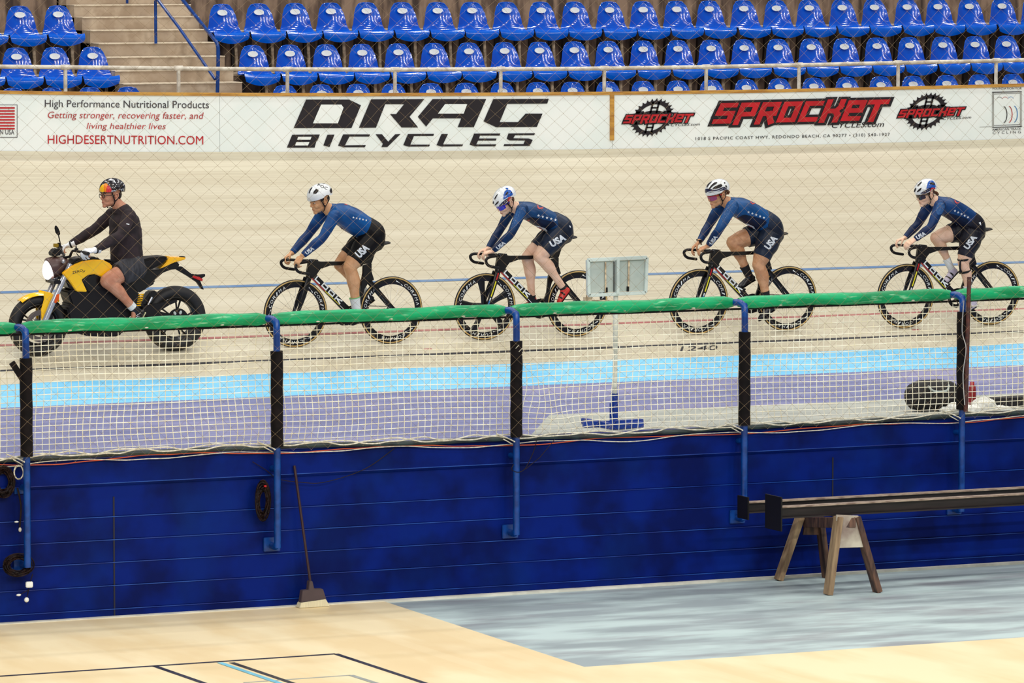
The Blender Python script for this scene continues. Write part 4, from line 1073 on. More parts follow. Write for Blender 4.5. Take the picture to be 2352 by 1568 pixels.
def bicycle(label, fr, cxpx, crank_dir, fw='spoked', fork_col=True):
    root = empty('track_bicycle'); tag(root, label, 'bicycle', 'black track bicycles')
    # frame -------------------------------------------------
    mb = MB()
    ext(mb, F1, [(452, 770), (500, 756), (548, 770), (600, 771), (600, 800), (552, 822), (530, 850), (508, 885), (498, 905), (435, 885), (443, 830)], -.023, .023)
    ext(mb, F1, [(560, 770), (700, 769), (905, 762), (905, 790), (760, 795), (620, 802), (552, 826)], -.017, .017)
    ext(mb, F1, [(472, 878), (512, 868), (533, 893), (757, 1112), (800, 1150), (812, 1190), (770, 1195), (728, 1165), (471, 900)], -.020, .020)
    ext(mb, F1, [(885, 800), (955, 780), (955, 850), (975, 915), (932, 935), (900, 985), (880, 1060), (870, 1130), (858, 1215), (800, 1215), (830, 1150), (858, 1066), (868, 958), (885, 860)], -.016, .016)
    mb.tube([BBc-Vector((0, .035, 0)), BBc+Vector((0, .035, 0))], .032, 16)
    fm = mb.build('frame', M['carbon'], root, True, .005, 35)
    q = MB()
    for s in (-1, 1):
        a = F1(940, 930, -.02); a.y = s*.03; e = CRW+Vector((0, s*.06, 0)); q.tube([a, e+Vector((.018, 0, .008))], [(.009, .022), (.007, .014)], 10, side=(0, 1, 0), smooth=3)
    q.build('seat_stays', M['carbon'], fm)
    q = MB()
    for s in (-1, 1): q.tube([BBc+Vector((.02, s*.035, -.005)), CRW+Vector((0, s*.06, -.0))], [(.010, .018), (.008, .014)], 10, side=(0, 1, 0), smooth=3)
    q.build('chain_stays', M['carbon'], fm)
    # lettering and stripes on near side of the down tube
    w = -.0208
    vs, fs, tot = stroke2d('L', .5, .3, .17, 0)
    word = [('L', 0), ('O', 1), ('O', 2), ('K', 3)]
    A0 = F1(497, 895, w); A1 = F1(722, 1120, w); up = (F1(533, 880, w)-F1(497, 925, w)); dd = (A1-A0)
    base_ = F1(490, 912, w); ru = F1(700, 1120, w)-base_; hu = Vector((-ru.z, 0, ru.x)).normalized()
    if hu.z < 0: hu = -hu
    LK = {'L': [[(0, 1), (0, 0), (1, 0)]], 'O': [[(0, 0), (0, 1), (1, 1), (1, 0), (0, 0), (0, .2)]], 'K': [[(0, 1), (0, 0)], [(1.15, 1), (.25, .5), (1.15, 0)]]}
    q = MB(); n = 4
    for i, (ch, _) in enumerate(word):
        for pl in LK[ch]:
            for a, b in zip(pl, pl[1:]):
                def pt(u, v): return base_+ru*((i+.10+u*.62)/n)+hu*(.012+v*.034)-ru.normalized()*0
                pa, pb = pt(*a), pt(*b); d = (pb-pa).normalized(); nn = Vector((-d.z, 0, d.x))*.0068; e = d*.0068
                kk = Vector((0, -.00012*(len(q.v)//4), 0)); q.add([pa-e+nn+kk, pb+e+nn+kk, pb+e-nn+kk, pa-e-nn+kk], [(0, 1, 2, 3)])
    me = q.mesh('lettering'); o = bpy.data.objects.new('lettering', me); COL.objects.link(o); me.materials.append(M['white']); o.parent = fm
    dn_stripe(fm, [(474, 901), (580, 1003)], .008, w, M['red'])
    dn_stripe(fm, [(580, 1003), (696, 1115)], .007, w, M['yellowstripe'])
    dn_stripe(fm, [(700, 1119), (730, 1150)], .005, w, M['white'])
    # fork
    q = MB(); q.ell(F1(448, 893, 0), (.03, .034, .035), n=14)
    top = F1(440, 905, 0)
    for s in (-1, 1):
        q.tube([Vector((top.x, s*.03, top.z+.01)), Vector(((top.x*.5+CFW.x*.5), s*.052, (top.z+CFW.z)/2)), CFW+Vector((0, s*.052, 0))], [(.012, .030), (.010, .026), (.008, .016)], 12, side=(0, 1, 0), smooth=4)
    fk = q.build('fork', M['carbon'], root)
    if fork_col:
        for (t0, t1, m) in ((.0, .2, 'red'), (.24, .68, 'yellowstripe'), (.72, .8, 'white'), (.8, .95, 'inkblue')):
            a = Vector((top.x, -.046, top.z)); b = CFW+Vector((0, -.0645, 0)); bulge = lambda t: Vector((0, -.016*math.sin(math.pi*min(1, t))**.7, 0)); pa = a.lerp(b, t0)+bulge(t0)*.55; pb = a.lerp(b, t1)+bulge(t1)*.55
            d = (pb-pa).normalized(); n = Vector((-d.z, 0, d.x))*.006
            q = MB(); q.prism([pa+n, pb+n, pb-n, pa-n], [p+Vector((0, .004, 0)) for p in (pa+n, pb+n, pb-n, pa-n)]); part(q.build('fork_stripe', M[m], fk, False), {'red': 'red', 'yellowstripe': 'yellow', 'white': 'white', 'inkblue': 'blue'}[m]+' stripe')
    wheel(root, CFW, 'front_wheel', fw); wheel(root, CRW, 'rear_wheel', 'spoked')
    # bar and stem
    q = MB(); st = F1(455, 764, 0); q.tube([F1(520, 770, 0), st], [(.022, .022), (.019, .022)], 12)
    sm_ = q.build('stem', M['carbon'], root)
    q = MB()
    for dx, dz in ((.0, .012), (-.012, -.006), (.012, -.006)): q.ell(st+Vector((dx+.0, -.024, dz)), (.004, .003, .004), n=8)
    part(q.build('bolt', M['steel'], sm_), 'three bright bolts')
    near = [F1(450, 764, -.02), F1(428, 772, -.07), F1(392, 778, -.13), F1(362, 786, -.175), F1(346, 806, -.19), F1(352, 834, -.19), F1(375, 853, -.19), F1(405, 860, -.19), F1(450, 866, -.19)]
    near = [Vector((p.x, -abs(p.y), p.z)) for p in near]
    q = MB()
    for s in (-1, 1): q.tube([Vector((p.x, -p.y*s if s > 0 else p.y, p.z)) for p in near], [.014]*4+[.0145]*5, 12, smooth=5, cap='round')
    q.tube([Vector((near[0].x, -.03, near[0].z)), Vector((near[0].x, .03, near[0].z))], .015, 12)
    q.build('handlebar', M['matte'], root)
    # saddle and post
    q = MB(); a = F1(1088, 616, 0); b = F1(880, 640, 0)
    q.tube([a, a.lerp(b, .3), a.lerp(b, .6), b], [(.05, .012), (.07, .022), (.03, .02), (.018, .014)], 14, side=(0, 1, 0), smooth=4, cap='round').build('saddle', M['matte'], root)
    q = MB(); ext(q, F1, [(893, 790), (955, 780), (975, 720), (990, 665), (1015, 650), (985, 640), (950, 650), (925, 710)], -.013, .013); q.build('seatpost', M['carbon'], root, True, .003)
    # drivetrain (far side ring, near side crank)
    q = MB(); rc = BBc+Vector((0, .045, 0)); annulus(q, rc, .065, .100, .002)
    for k in range(5):
        a = 2*math.pi*k/5; q.bar(rc, rc+Vector((.08*math.cos(a), 0, .08*math.sin(a))), .004, .016, up=(0, 1, 0))
    ck = q.build('chainring', M['matte'], root)
    q = MB(); cr = Vector((CRW.x, .045, CRW.z)); annulus(q, cr, .015, .032, .002); q.build('cog', M['matte'], root)
    q = MB()
    for s in (1, -1):
        q.tube([rc+Vector((0, 0, .1*s)), cr+Vector((0, 0, .031*s))], .004, 6)
    q.build('chain', M['chain_and_shade'], root)
    d = Vector((crank_dir[0], 0, crank_dir[1])).normalized()*.1675
    q = MB()
    for s in (-1, 1):
        a = BBc+Vector((0, s*.055, 0)); e = a-Vector((0, -s*.01, 0))+d*(1 if s < 0 else -1)
        q.tube([a, e], [(.008, .017), (.007, .011)], 10, side=(0, 1, 0), cap='round')
    q.build('cranks', M['carbon'], root)
    for s in (-1, 1):
        e = BBc+Vector((0, s*.065, 0))+d*(1 if s < 0 else -1); q = MB(); q.box(e+Vector((0, s*.045, 0)), (.07, .06, .014)).tube([e, e+Vector((0, s*.05, 0))], .006, 8); q.build('pedal', M['matte'], root, True, .003)
    root.matrix_world = fr.M @ Matrix.Translation(Vector((0, 0, 0)))
    return root
# frames of every bike: middle column, contact row
F2 = Frame(1020+693.5/3.484, 0, 776.3, math.radians(3.0), 3.484, 1020, 380)
F3 = Frame(1510+681.5/3.483, 0, 763.6, math.radians(3.0), 3.483, 1510, 380)
F4 = Frame(1980+736.5/3.734, 0, 749.5, math.radians(3.0), 3.734, 1980, 380)
for f in (F1, F2, F3, F4): print('frame', f.O, f.scale_px())
CD = {1: (-.92, -.38), 2: (.92, .40), 3: (.5, -.87), 4: (.52, -.85)}
bicycle('black track bicycle ridden by the person in a plain white helmet, beside the yellow motorcycle', F1, 0, CD[1], 'spoked', False)
bicycle('black track bicycle with a five-spoke front wheel', F2, 0, CD[2], 'spoke5')
bicycle('black track bicycle ridden by the person with black socks', F3, 0, CD[3])
bicycle('black track bicycle at the far right, ridden by the person with strapped knee', F4, 0, CD[4])

# ================================================================== PEOPLE
def hand(mb, wrist, dirv, back, thumb, curl=1.0, s=1.0):
    """gripping hand: wrist point, direction to the knuckles, back-of-hand normal, thumb side"""
    d = Vector(dirv).normalized(); b = (Vector(back)-d*Vector(back).dot(d)).normalized(); t = (Vector(thumb)-d*Vector(thumb).dot(d)-b*Vector(thumb).dot(b)).normalized()
    w = Vector(wrist)
    mb.tube([w-d*.02*s, w+d*.02*s, w+d*.06*s, w+d*.088*s], [(.024*s, .018*s), (.030*s, .018*s), (.039*s, .016*s), (.037*s, .013*s)], 12, side=t, cap='round')
    L = [(.040, .024, .020), (.044, .028, .022), (.041, .026, .021), (.032, .020, .018)]
    for i in range(4):
        o = w+d*(.088-.004*abs(i-1.2))*s+t*(.028-.0187*i)*s
        a1, a2, a3 = (math.radians(v*curl) for v in (48+6*i, 112+5*i, 158+3*i))
        p = [o-d*.01*s, o]
        for ln, a in zip(L[i], (a1, a2, a3)): p.append(p[-1]+(d*math.cos(a)-b*math.sin(a))*ln*s)
        mb.tube(p, [.0092*s, .0098*s, .0088*s, .0080*s, .0070*s], 8, side=t, smooth=3, cap='round')
    o = w+d*.025*s+t*.026*s
    p = [o-t*.008*s, o+(t*.6+d*.6-b*.3)*.026*s, o+(t*.45+d*.9-b*.7)*.046*s, o+(t*.1+d*1.0-b*1.1)*.058*s]
    mb.tube(p, [.0125*s, .0115*s, .010*s, .008*s], 8, side=d, smooth=3, cap='round')
def rotH(pitch, yaw):  # head rotation: face = -x ; pitch>0 looks down ; yaw>0 turns towards camera (-y)
    return Matrix.Rotation(yaw, 3, 'Z') @ Matrix.Rotation(-pitch, 3, 'Y')
def head(mb, c, R, s=1.0, jaw=1.0):
    def E(p, r, rot=None):
        mb.ell(c+R @ (Vector(p)*s), [q*s for q in r], R @ rot if rot else R, 18)
    E((.012, 0, .035), (.098, .076, .090)); E((-.028, 0, -.012), (.066, .064, .090)); E((.005, 0, -.02), (.08, .07, .07))
    E((-.040, 0, -.078), (.048, .046*jaw, .036)); E((-.074, 0, -.106), (.020, .024*jaw, .017)); E((-.01, 0, -.072), (.058, .055*jaw, .036))
    E((-.083, 0, .016), (.016, .046, .010))
    for sgn in (-1, 1): E((-.060, sgn*.032, -.034), (.030, .028, .030))
    E((-.062, 0, -.074), (.033, .034, .036)); E((-.074, 0, -.052), (.022, .024, .018))
    mb.tube([c+R @ (Vector(p)*s) for p in ((-.090, 0, .012), (-.100, 0, -.008), (-.1115, 0, -.028), (-.1075, 0, -.036))], [(.0075*s, .009*s), (.008*s, .009*s), (.0095*s, .0085*s), (.008*s, .005*s)], 10, side=R @ Vector((0, 1, 0)), smooth=3, cap='round')
    E((-.098, .009, -.035), (.008, .006, .0055)); E((-.098, -.009, -.035), (.008, .006, .0055))
    E((-.0895, 0, -.063), (.0095, .022, .0055)); E((-.087, 0, -.0765), (.0095, .019, .0055))
def ears(par, c, R, s, m):
    q = MB()
    for sgn in (-1, 1):
        def T(x, y, z): return c+R @ (Vector((x, sgn*y, z))*s)
        q.tube([T(.000, .076, -.018), T(.002, .084, .004), T(.016, .088, .016), T(.032, .087, .006), T(.032, .084, -.016), T(.018, .080, -.036), T(.006, .077, -.042), T(.000, .075, -.034)], [.005, .0055, .0055, .0055, .0055, .0065, .0065, .004], 8, smooth=4, cap='round')
        q.ell(T(.014, .078, -.012), (.014*s, .005*s, .022*s), R, 12); q.ell(T(.002, .078, -.016), (.005*s, .005*s, .008*s), R, 10)
    return q.build('ears', m, par)
def limb(mb, pts, rad, side=(0, 1, 0), n=16, cap='round', smooth=6):
    mb.tube(pts, rad, n, side=side, smooth=smooth, cap=cap)
def helmet_mesh(fr, c, R, s=1.0, L=.140, W=.102, H=.105, drop=.0, peak=.0):
    """open-bottomed aero shell built as a thick cap with a shaped lower rim"""
    vs = []; fs = []; nu = 40; nv = 14
    cc = Vector((.014, 0, .048))
    def rimlow(a):   # polar angle of rim by azimuth; a=0 back(+x), pi front
        f = math.cos(a)   # 1 back, -1 front
        return math.radians(97+(14 if f > 0 else 4)*abs(f)**2-10*math.exp(-((f-.12)/.22)**2)+drop*max(0, -f))
    def P(a, p, k):
        x = math.cos(a)*math.sin(p)*L*k; x *= (1.06 if x > 0 else 1.0); y = math.sin(a)*math.sin(p)*W*k; z = math.cos(p)*H*k
        z += .012*max(0, x/L)*math.sin(p)*.6
        return c+R @ ((cc+Vector((x, y, z)))*s)
    for k, lay in ((1.0, 0), (.88, 1)):
        for i in range(nu):
            a = 2*math.pi*i/nu; m = rimlow(a)
            for j in range(nv+1):
                p = m*(j/nv); vs.append(P(a, max(p, .01), k))
    n = nv+1
    for i in range(nu):
        i2 = (i+1) % nu
        for j in range(nv):
            fs.append((i*n+j, i*n+j+1, i2*n+j+1, i2*n+j)); o = nu*n
            fs.append((o+i*n+j, o+i2*n+j, o+i2*n+j+1, o+i*n+j+1))
        fs.append((i*n+nv, nu*n+i*n+nv, nu*n+i2*n+nv, i2*n+nv))
    mb = MB(); mb.add(vs, fs); me = mb.mesh('helmet'); bm = bmesh.new(); bm.from_mesh(me); bmesh.ops.remove_doubles(bm, verts=bm.verts, dist=.0015); bmesh.ops.recalc_face_normals(bm, faces=bm.faces); bm.to_mesh(me); bm.free()
    return me
def straps(par, c, R, s, m, pts=None):
    q = MB()
    for sgn in (-1, 1):
        def T(p): return c+R @ (Vector((p[0], p[1]*sgn, p[2]))*s)
        q.tube([T((-.030, .079, .025)), T((-.018, .083, -.02)), T((-.002, .078, -.062)), T((-.010, .062, -.098)), T((-.028, .03, -.120)), T((-.034, 0, -.126))], [(.0065, .003)]*6, 6, side=R @ Vector((1, 0, 0)), smooth=3)
        q.tube([T((.052, .083, .02)), T((.038, .088, -.02)), T((.002, .080, -.060))], [(.0055, .003)]*3, 6, side=R @ Vector((1, 0, 0)), smooth=3)
    return q.build('chin_strap', m, par)
def eyes(par, c, R, s=1.0):
    q = MB(); q2 = MB(); q3 = MB()
    for sgn in (-1, 1):
        q.ell(c+R @ (Vector((-.081, sgn*.031, -.002))*s), (.0112*s, .0115*s, .0062*s), R, 12); q2.ell(c+R @ (Vector((-.0905, sgn*.032, -.002))*s), (.0032*s, .0055*s, .0050*s), R, 10)
        q3.tube([c+R @ (Vector(p)*s) for p in ((-.096, sgn*.014, .018), (-.094, sgn*.032, .024), (-.082, sgn*.048, .018))], [.003*s, .004*s, .002*s], 6, smooth=3)
    e = q.build('eyes', M['eyewhite'], par); q2.build('irises', M['hairdark'], e); q3.build('eyebrows', M['hairdark'], par)
    q = MB()
    q.tube([c+R @ (Vector(p)*s) for p in ((-.086, -.021, -.070), (-.0955, -.009, -.0695), (-.0955, .009, -.0695), (-.086, .021, -.070))], [.002, .0042, .0042, .002], 6, smooth=3)
    q.build('lips', M['lips'], par)
def glasses(par, c, R, s, mlens, mframe, full=True, round_=False):
    q = MB(); f = MB()
    if round_:
        for sgn in (-1, 1):
            cc = c+R @ (Vector((-.104, sgn*.032, -.006))*s)
            ring = [cc+R @ (Vector((.006*abs(math.cos(a)), .021*math.cos(a)*1, .018*math.sin(a)))*s) for a in [2*math.pi*k/20 for k in range(20)]]
            f.tube(ring, .0028, 6, closed=True)
            f.tube([c+R @ (Vector((-.100, sgn*.052, -.0))*s), c+R @ (Vector((-.05, sgn*.073, .002))*s), c+R @ (Vector((.01, sgn*.08, -.002))*s)], .0026, 6, smooth=3)
        f.tube([c+R @ (Vector((-.106, -.012, -.002))*s), c+R @ (Vector((-.106, .012, -.002))*s)], .0026, 6)
        return f.build('glasses', mframe, par)
    vs = []; n = 18
    for layer_ in (0, 1):
        for k in range(n+1):
            a = -1+2*k/n; y = .067*a; x = -.112+.048*a*a*abs(a)**.3-layer_*(-.004); 
            lo = -.034+.012*a*a*a*a-(.0 if abs(a) > .22 else -.016*(1-abs(a)/.22)); hi = .020-.004*a*a
            vs.append(c+R @ (Vector((x, y, hi))*s)); vs.append(c+R @ (Vector((x+.006, y, lo))*s))
    m = 2*(n+1); fs = []
    for k in range(n):
        a = 2*k; fs.append((a, a+1, a+3, a+2)); fs.append((m+a, m+a+2, m+a+3, m+a+1)); fs.append((a, a+2, m+a+2, m+a)); fs.append((a+1, m+a+1, m+a+3, a+3))
    fs += [(0, m, m+1, 1), (2*n, 2*n+1, m+2*n+1, m+2*n)]
    q.add(vs, fs); g = q.build('glasses', mlens, par)
    f.tube([v for v in vs[0:m:2]], .0028, 6, smooth=2)
    for sgn in (-1, 1): f.tube([c+R @ (Vector((-.066, sgn*.066, .012))*s), c+R @ (Vector((-.02, sgn*.078, .012))*s), c+R @ (Vector((.015, sgn*.08, .008))*s)], [(.0025, .005)]*3, 6, side=R @ Vector((0, 1, 0)), smooth=3)
    f.build('glasses_frame', mframe, g)
    return g
def shoe(par, fr, ankle, heel, toe, m, msole, name='shoe', strap=None):
    """heel and toe are the ends of the sole line"""
    a = Vector(ankle); h = Vector(heel); t = Vector(toe); d = (t-h).normalized(); L = (t-h).length
    up = a-h; up = (up-d*up.dot(d)).normalized(); sd = d.cross(up)
    q = MB()
    q.tube([h+up*.034+d*.02, h+up*.040+d*.06, h+up*.036+d*L*.5, h+up*.026+d*L*.78, t+up*.020-d*.012], [(.026, .030), (.033, .038), (.038, .034), (.044, .024), (.030, .015)], 16, side=sd, smooth=5, cap='round')
    q.tube([h+up*.05+d*.05, a.lerp(h+up*.05+d*.05, .35), a+up*.004], [(.034, .046), (.035, .044), (.034, .040)], 14, side=sd, smooth=3)
    me = remesh(q, name, .006, 3); o = bpy.data.objects.new(name, me); COL.objects.link(o); me.materials.append(m); o.parent = par
    q = MB(); q.tube([h+up*.004+d*.005, h+up*.005+d*L*.35, h+up*.003+d*L*.75, t+up*.004], [(.024, .006), (.030, .006), (.041, .006), (.026, .005)], 12, side=sd, smooth=4, cap='round').build('sole', msole, o)
    if strap:
        q = MB()
        for f in (.42, .66):
            c = h+d*L*f+up*(.034 if f < .5 else .028); rr = .040 if f < .5 else .030
            q.tube([c+sd*.044*math.cos(k)+up*rr*math.sin(k) for k in [math.pi*j/8 for j in range(9)]], [(.008, .003)]*9, 6, side=d)
        q.build('shoe_strap', strap, o)
    return o
def midp(a, b, t): return a.lerp(b, t)
def cyclist(spec):
    fr = spec['fr']; P = lambda k: fr(*spec[k])
    skin = spec['skin']; s = spec.get('hs', 1.0); g = spec.get('g', 1.0)
    R = rotH(math.radians(spec['pitch']), math.radians(spec['yaw'])); hc = fr(*spec['head'])
    sh_n, sh_f = P('sh_n'), P('sh_f'); el_n, el_f = P('el_n'), P('el_f'); wr_n, wr_f = P('wr_n'), P('wr_f')
    hip_n = P('hip_n'); hip_f = P('hip_f'); kn_n, kn_f = P('kn_n'), P('kn_f'); an_n, an_f = P('an_n'), P('an_f')
    torso = [fr(x, y, 0) for x, y, a, b in spec['torso']]; trad = [(a, b) for x, y, a, b in spec['torso']]
    # continuous body
    mb = MB(); head(mb, hc, R, s, spec.get('jaw', 1))
    neck0 = hc+R @ Vector((.025, 0, -.055))*s; neck1 = fr(*spec['neck'])
    limb(mb, [neck0, midp(neck0, neck1, .5), neck1], [(.050*g, .056*g), (.049*g, .056*g), (.062*g, .064*g)])
    limb(mb, torso, [(a*.92, b*.9) for a, b in trad])
    AR = spec.get('arm', [.050, .043, .040, .036, .030, .025])
    def arm(q, sh, el, wr, k, end=1.0, cap='round'):
        w2 = midp(el, wr, end); m1 = midp(sh, el, .45); m2 = midp(el, w2, .35)
        r = AR; rr = [r[0]*(1.15 if k > 1 else .85)*k, r[1]*(1.08 if k > 1 else .98)*k, r[2]*k, r[3]*1.06*k, (r[4]+.002 if end > .9 else r[4]+.003)*k]
        q.tube([sh, m1, el, m2, midp(el, w2, .75), w2], rr[:4]+[r[4]*1.08*k, r[5]*k*1.05], 16, side=(0, 1, 0), smooth=5, cap=cap)
    arm(mb, sh_n, el_n, wr_n, .88); arm(mb, sh_f, el_f, wr_f, .88)
    hn, hf = spec['hand_n'], spec['hand_f']
    hand(mb, wr_n, fr(*hn[0])-wr_n, hn[1], hn[2], hn[3], .98); hand(mb, wr_f, fr(*hf[0])-wr_f, hf[1], hf[2], hf[3], .98)
    T = spec['thigh']; C = spec['calf']
    def leg(q, hip, kn, an, k=1.0):
        d = (an-kn); u = Vector((1, 0, 0))
        q.tube([midp(hip, kn, .08), midp(hip, kn, .35), midp(hip, kn, .72), kn], [(T[0]*.72*k, T[0]*.76*k), (T[1]*k, T[1]*1.06*k), (T[2]*k, T[2]*k), (T[3]*k*.92, T[3]*k)], 18, side=(0, 1, 0), smooth=5, cap='round')
        back = Vector((1, 0, 0)); dn = d.normalized(); back = (back-dn*back.dot(dn)).normalized()
        q.tube([kn, midp(kn, an, .15)+back*.006, midp(kn, an, .33)+back*.014, midp(kn, an, .65)+back*.006, an], [(T[3]*.92*k, T[3]*k), (C[0]*k, C[0]*1.08*k), (C[1]*k, C[1]*1.12*k), (C[2]*k, C[2]*1.05*k), (C[3]*k, C[3]*1.1*k)], 16, side=(0, 1, 0), smooth=5, cap='round')
    leg(mb, hip_n, kn_n, an_n, .95); leg(mb, hip_f, kn_f, an_f, .95)
    for an, foot in ((an_n, spec['foot_n']), (an_f, spec['foot_f'])):
        h = fr(*foot[0]); t = fr(*foot[1]); u = (an-h); dd = (t-h).normalized(); u = (u-dd*u.dot(dd)).normalized()
        mb.tube([an, h.lerp(t, .3)+u*.045, h.lerp(t, .55)+u*.03, h.lerp(t, .85)+u*.02], [(.028, .030), (.028, .026), (.028, .018), (.026, .012)], 12, side=(0, 1, 0), smooth=4, cap='round')
    me = remesh(mb, 'person', .0052, 3); body = bpy.data.objects.new('person', me); COL.objects.link(body); me.materials.append(skin)
    tag(body, spec['label'], 'person', 'racing cyclists in blue skinsuits')
    # jersey
    mb = MB(); nt = len(torso)
    limb(mb, torso, trad, n=20)
    limb(mb, [midp(neck1, torso[0], -.1), torso[0]], [(.062, .064), (.09, .08)], cap='flat')
    arm(mb, sh_n, el_n, wr_n, 1.06, spec.get('cuff', .93), 'flat'); arm(mb, sh_f, el_f, wr_f, 1.06, spec.get('cuff', .93), 'flat')
    mb.ell(sh_n, (.068, .056, .064), n=14); mb.ell(sh_f, (.068, .056, .064), n=14)
    jm = remesh(mb, 'jersey', .006, 4); j = bpy.data.objects.new('jersey', jm); COL.objects.link(j); jm.materials.append(spec['suit']); j.parent = body
    # shorts
    mb = MB()
    pel = spec['pelvis']; mb.tube([fr(x, y, 0) for x, y, a, b in pel], [(a*1.05, b*1.05) for x, y, a, b in pel], 20, side=(0, 1, 0), smooth=5, cap='round')
    for hip, kn, e in ((hip_n, kn_n, spec['hem_n']), (hip_f, kn_f, spec['hem_f'])):
        h = midp(hip, kn, e); k = 1.055
        r_at = T[1]+(T[2]-T[1])*min(1, max(0, (e-.35)/.37)) if e < .72 else T[2]+(T[3]-T[2])*(e-.72)/.28
        mb.tube([hip, midp(hip, kn, .35), midp(hip, h, .8), h], [(T[0]*k, T[0]*1.06*k), (T[1]*k, T[1]*1.07*k), (r_at*1.03*k, r_at*1.06*k), (r_at*k, r_at*1.02*k)], 18, side=(0, 1, 0), smooth=5, cap='flat')
    sm_ = remesh(mb, 'shorts', .006, 3); sh = bpy.data.objects.new('shorts', sm_); COL.objects.link(sh); sm_.materials.append(spec['shorts']); sh.parent = body
    # socks + shoes
    for an, kn, fk, sd in ((an_n, kn_n, 'foot_n', 'n'), (an_f, kn_f, 'foot_f', 'f')):
        foot = spec[fk]; sk = spec['sock']
        if sk:
            top = midp(an, kn, sk[1]); mb = MB()
            mb.tube([an, midp(an, top, .5), top], [(C[3]*1.06, C[3]*1.16), (C[3]*1.1, C[3]*1.2), (C[3]*1.2+.006*sk[1], C[3]*1.32+.01*sk[1])], 16, side=(0, 1, 0), smooth=3)
            so = mb.build('sock', sk[0], body)
            if spec.get('sockband'):
                mb = MB(); mb.tube([midp(an, top, .97), midp(an, top, 1.03)], [(C[3]*1.24+.006*sk[1], C[3]*1.36+.01*sk[1])]*2, 16, side=(0, 1, 0)); part(mb.build('sock_band', spec['sockband'], so), 'green band at the sock top')
        shoe(body, fr, an, fr(*foot[0]), fr(*foot[1]), spec['shoe'], M['matte'], 'shoe', strap=spec.get('strap'))
    # helmet, straps, eyes, glasses, hair
    hm = helmet_mesh(fr, hc, R, s*spec.get('hms', 1), *spec.get('hdim', (.140, .102, .108)))
    hl = link('helmet', hm, spec['helmet'], body, True, angle=50)
    straps(hl, hc, R, s, M['matte'])
    eyes(body, hc, R, s); ears(body, hc, R, s, skin)
    if spec.get('glasses'): glasses(body, hc, R, s, *spec['glasses'])
    hb = MB()
    hr_ = spec.get('hair', 'short')
    hb.ell(hc+R @ Vector((.060, 0, .004))*s, (.050*s, .068*s, .058*s), R, 16)
    for sgn in (-1, 1): hb.ell(hc+R @ Vector((-.008, sgn*.071, .022))*s, (.02*s, .006*s, .03*s), R, 12)
    if hr_ == 'bun':
        rnd = random.Random(4); b0 = hc+R @ Vector((.115, 0, -.005))*s
        for k in range(9): hb.ell(b0+Vector((rnd.uniform(-.02, .03), rnd.uniform(-.02, .02), rnd.uniform(-.028, .02))), (.017, .016, .014), n=10)
    if hr_ == 'tail':
        b0 = hc+R @ Vector((.09, 0, -.01))*s
        for k in range(7): hb.tube([b0+Vector((0, .006*(k-3), .004*(k % 3))), b0+Vector((.04, .007*(k-3), .004)), b0+Vector((.075, .004*(k-3), -.02-.004*k))], [.011, .010, .005], 7, smooth=4, cap='round')
    if hr_ == 'wisps':
        b0 = hc+R @ Vector((.075, 0, .02))*s
        for k in range(7): hb.tube([b0+Vector((0, -.02+.006*k, .004*(k % 3))), b0+Vector((.025, -.03+.006*k, -.01-.006*k)), b0+Vector((.02+.004*k, -.03+.006*k, -.045))], [.012, .009, .003], 7, smooth=4, cap='round')
    hb.build('hair', spec['haircol'], body)
    body.matrix_world = fr.M
    return dict(body=body, jersey=j, shorts=sh, helmet=hl, fr=fr, hc=hc, R=R,
                bj=bvh_of([jm]), bs=bvh_of([sm_]), bh=bvh_of([hm]))
def Wd(*a): return Vector(a)
DOWN = (0, 0, -1)
# hand spec: (target px + w), back normal, thumb direction, curl
R1 = cyclist(dict(fr=F1, label='cyclist in a plain white helmet and blue skinsuit with black shorts and white socks', skin=M['skin1'], suit=M['suit1'], shorts=M['shortblack'],
    head=(534, 277, 0), pitch=16, yaw=12, neck=(612, 352, 0), jaw=1.12,
    torso=[(655, 372, .155, .085), (720, 395, .175, .115), (800, 440, .165, .128), (880, 490, .150, .122), (945, 535, .150, .118)],
    sh_n=(655, 405, -.19), sh_f=(560, 385, .19), el_n=(560, 575, -.225), el_f=(452, 545, .22), wr_n=(400, 722, -.19), wr_f=(315, 700, .19), arm=[.054, .049, .043, .043, .034, .029],
    hand_n=((352, 778, -.19), (-.4, -.5, .9), (-.3, 1, 0), .8), hand_f=((250, 748, .19), (-.5, .3, .9), (-.3, -1, 0), .9), cuff=.97,
    hip_n=(950, 590, -.085), hip_f=(925, 575, .085), kn_n=(778, 805, -.10), kn_f=(700, 790, .10), an_n=(832, 1150, -.10), an_f=(915, 1035, .09),
    thigh=[.105, .108, .092, .070], calf=[.062, .064, .046, .040], hem_n=.80, hem_f=.72,
    pelvis=[(900, 500, .150, .118), (950, 545, .165, .128), (965, 600, .15, .11)],
    foot_n=((885, 1195, -.11), (700, 1243, -.11)), foot_f=((978, 1075, .10), (865, 1155, .10)),
    sock=(M['sockwhite'], .27), sockband=mat('green_sock_band', (120, 190, 120), .8), shoe=M['shoeblack'], helmet=M['helmwhite'], hair='short', haircol=M['hairdark'], hdim=(.136, .104, .112)))
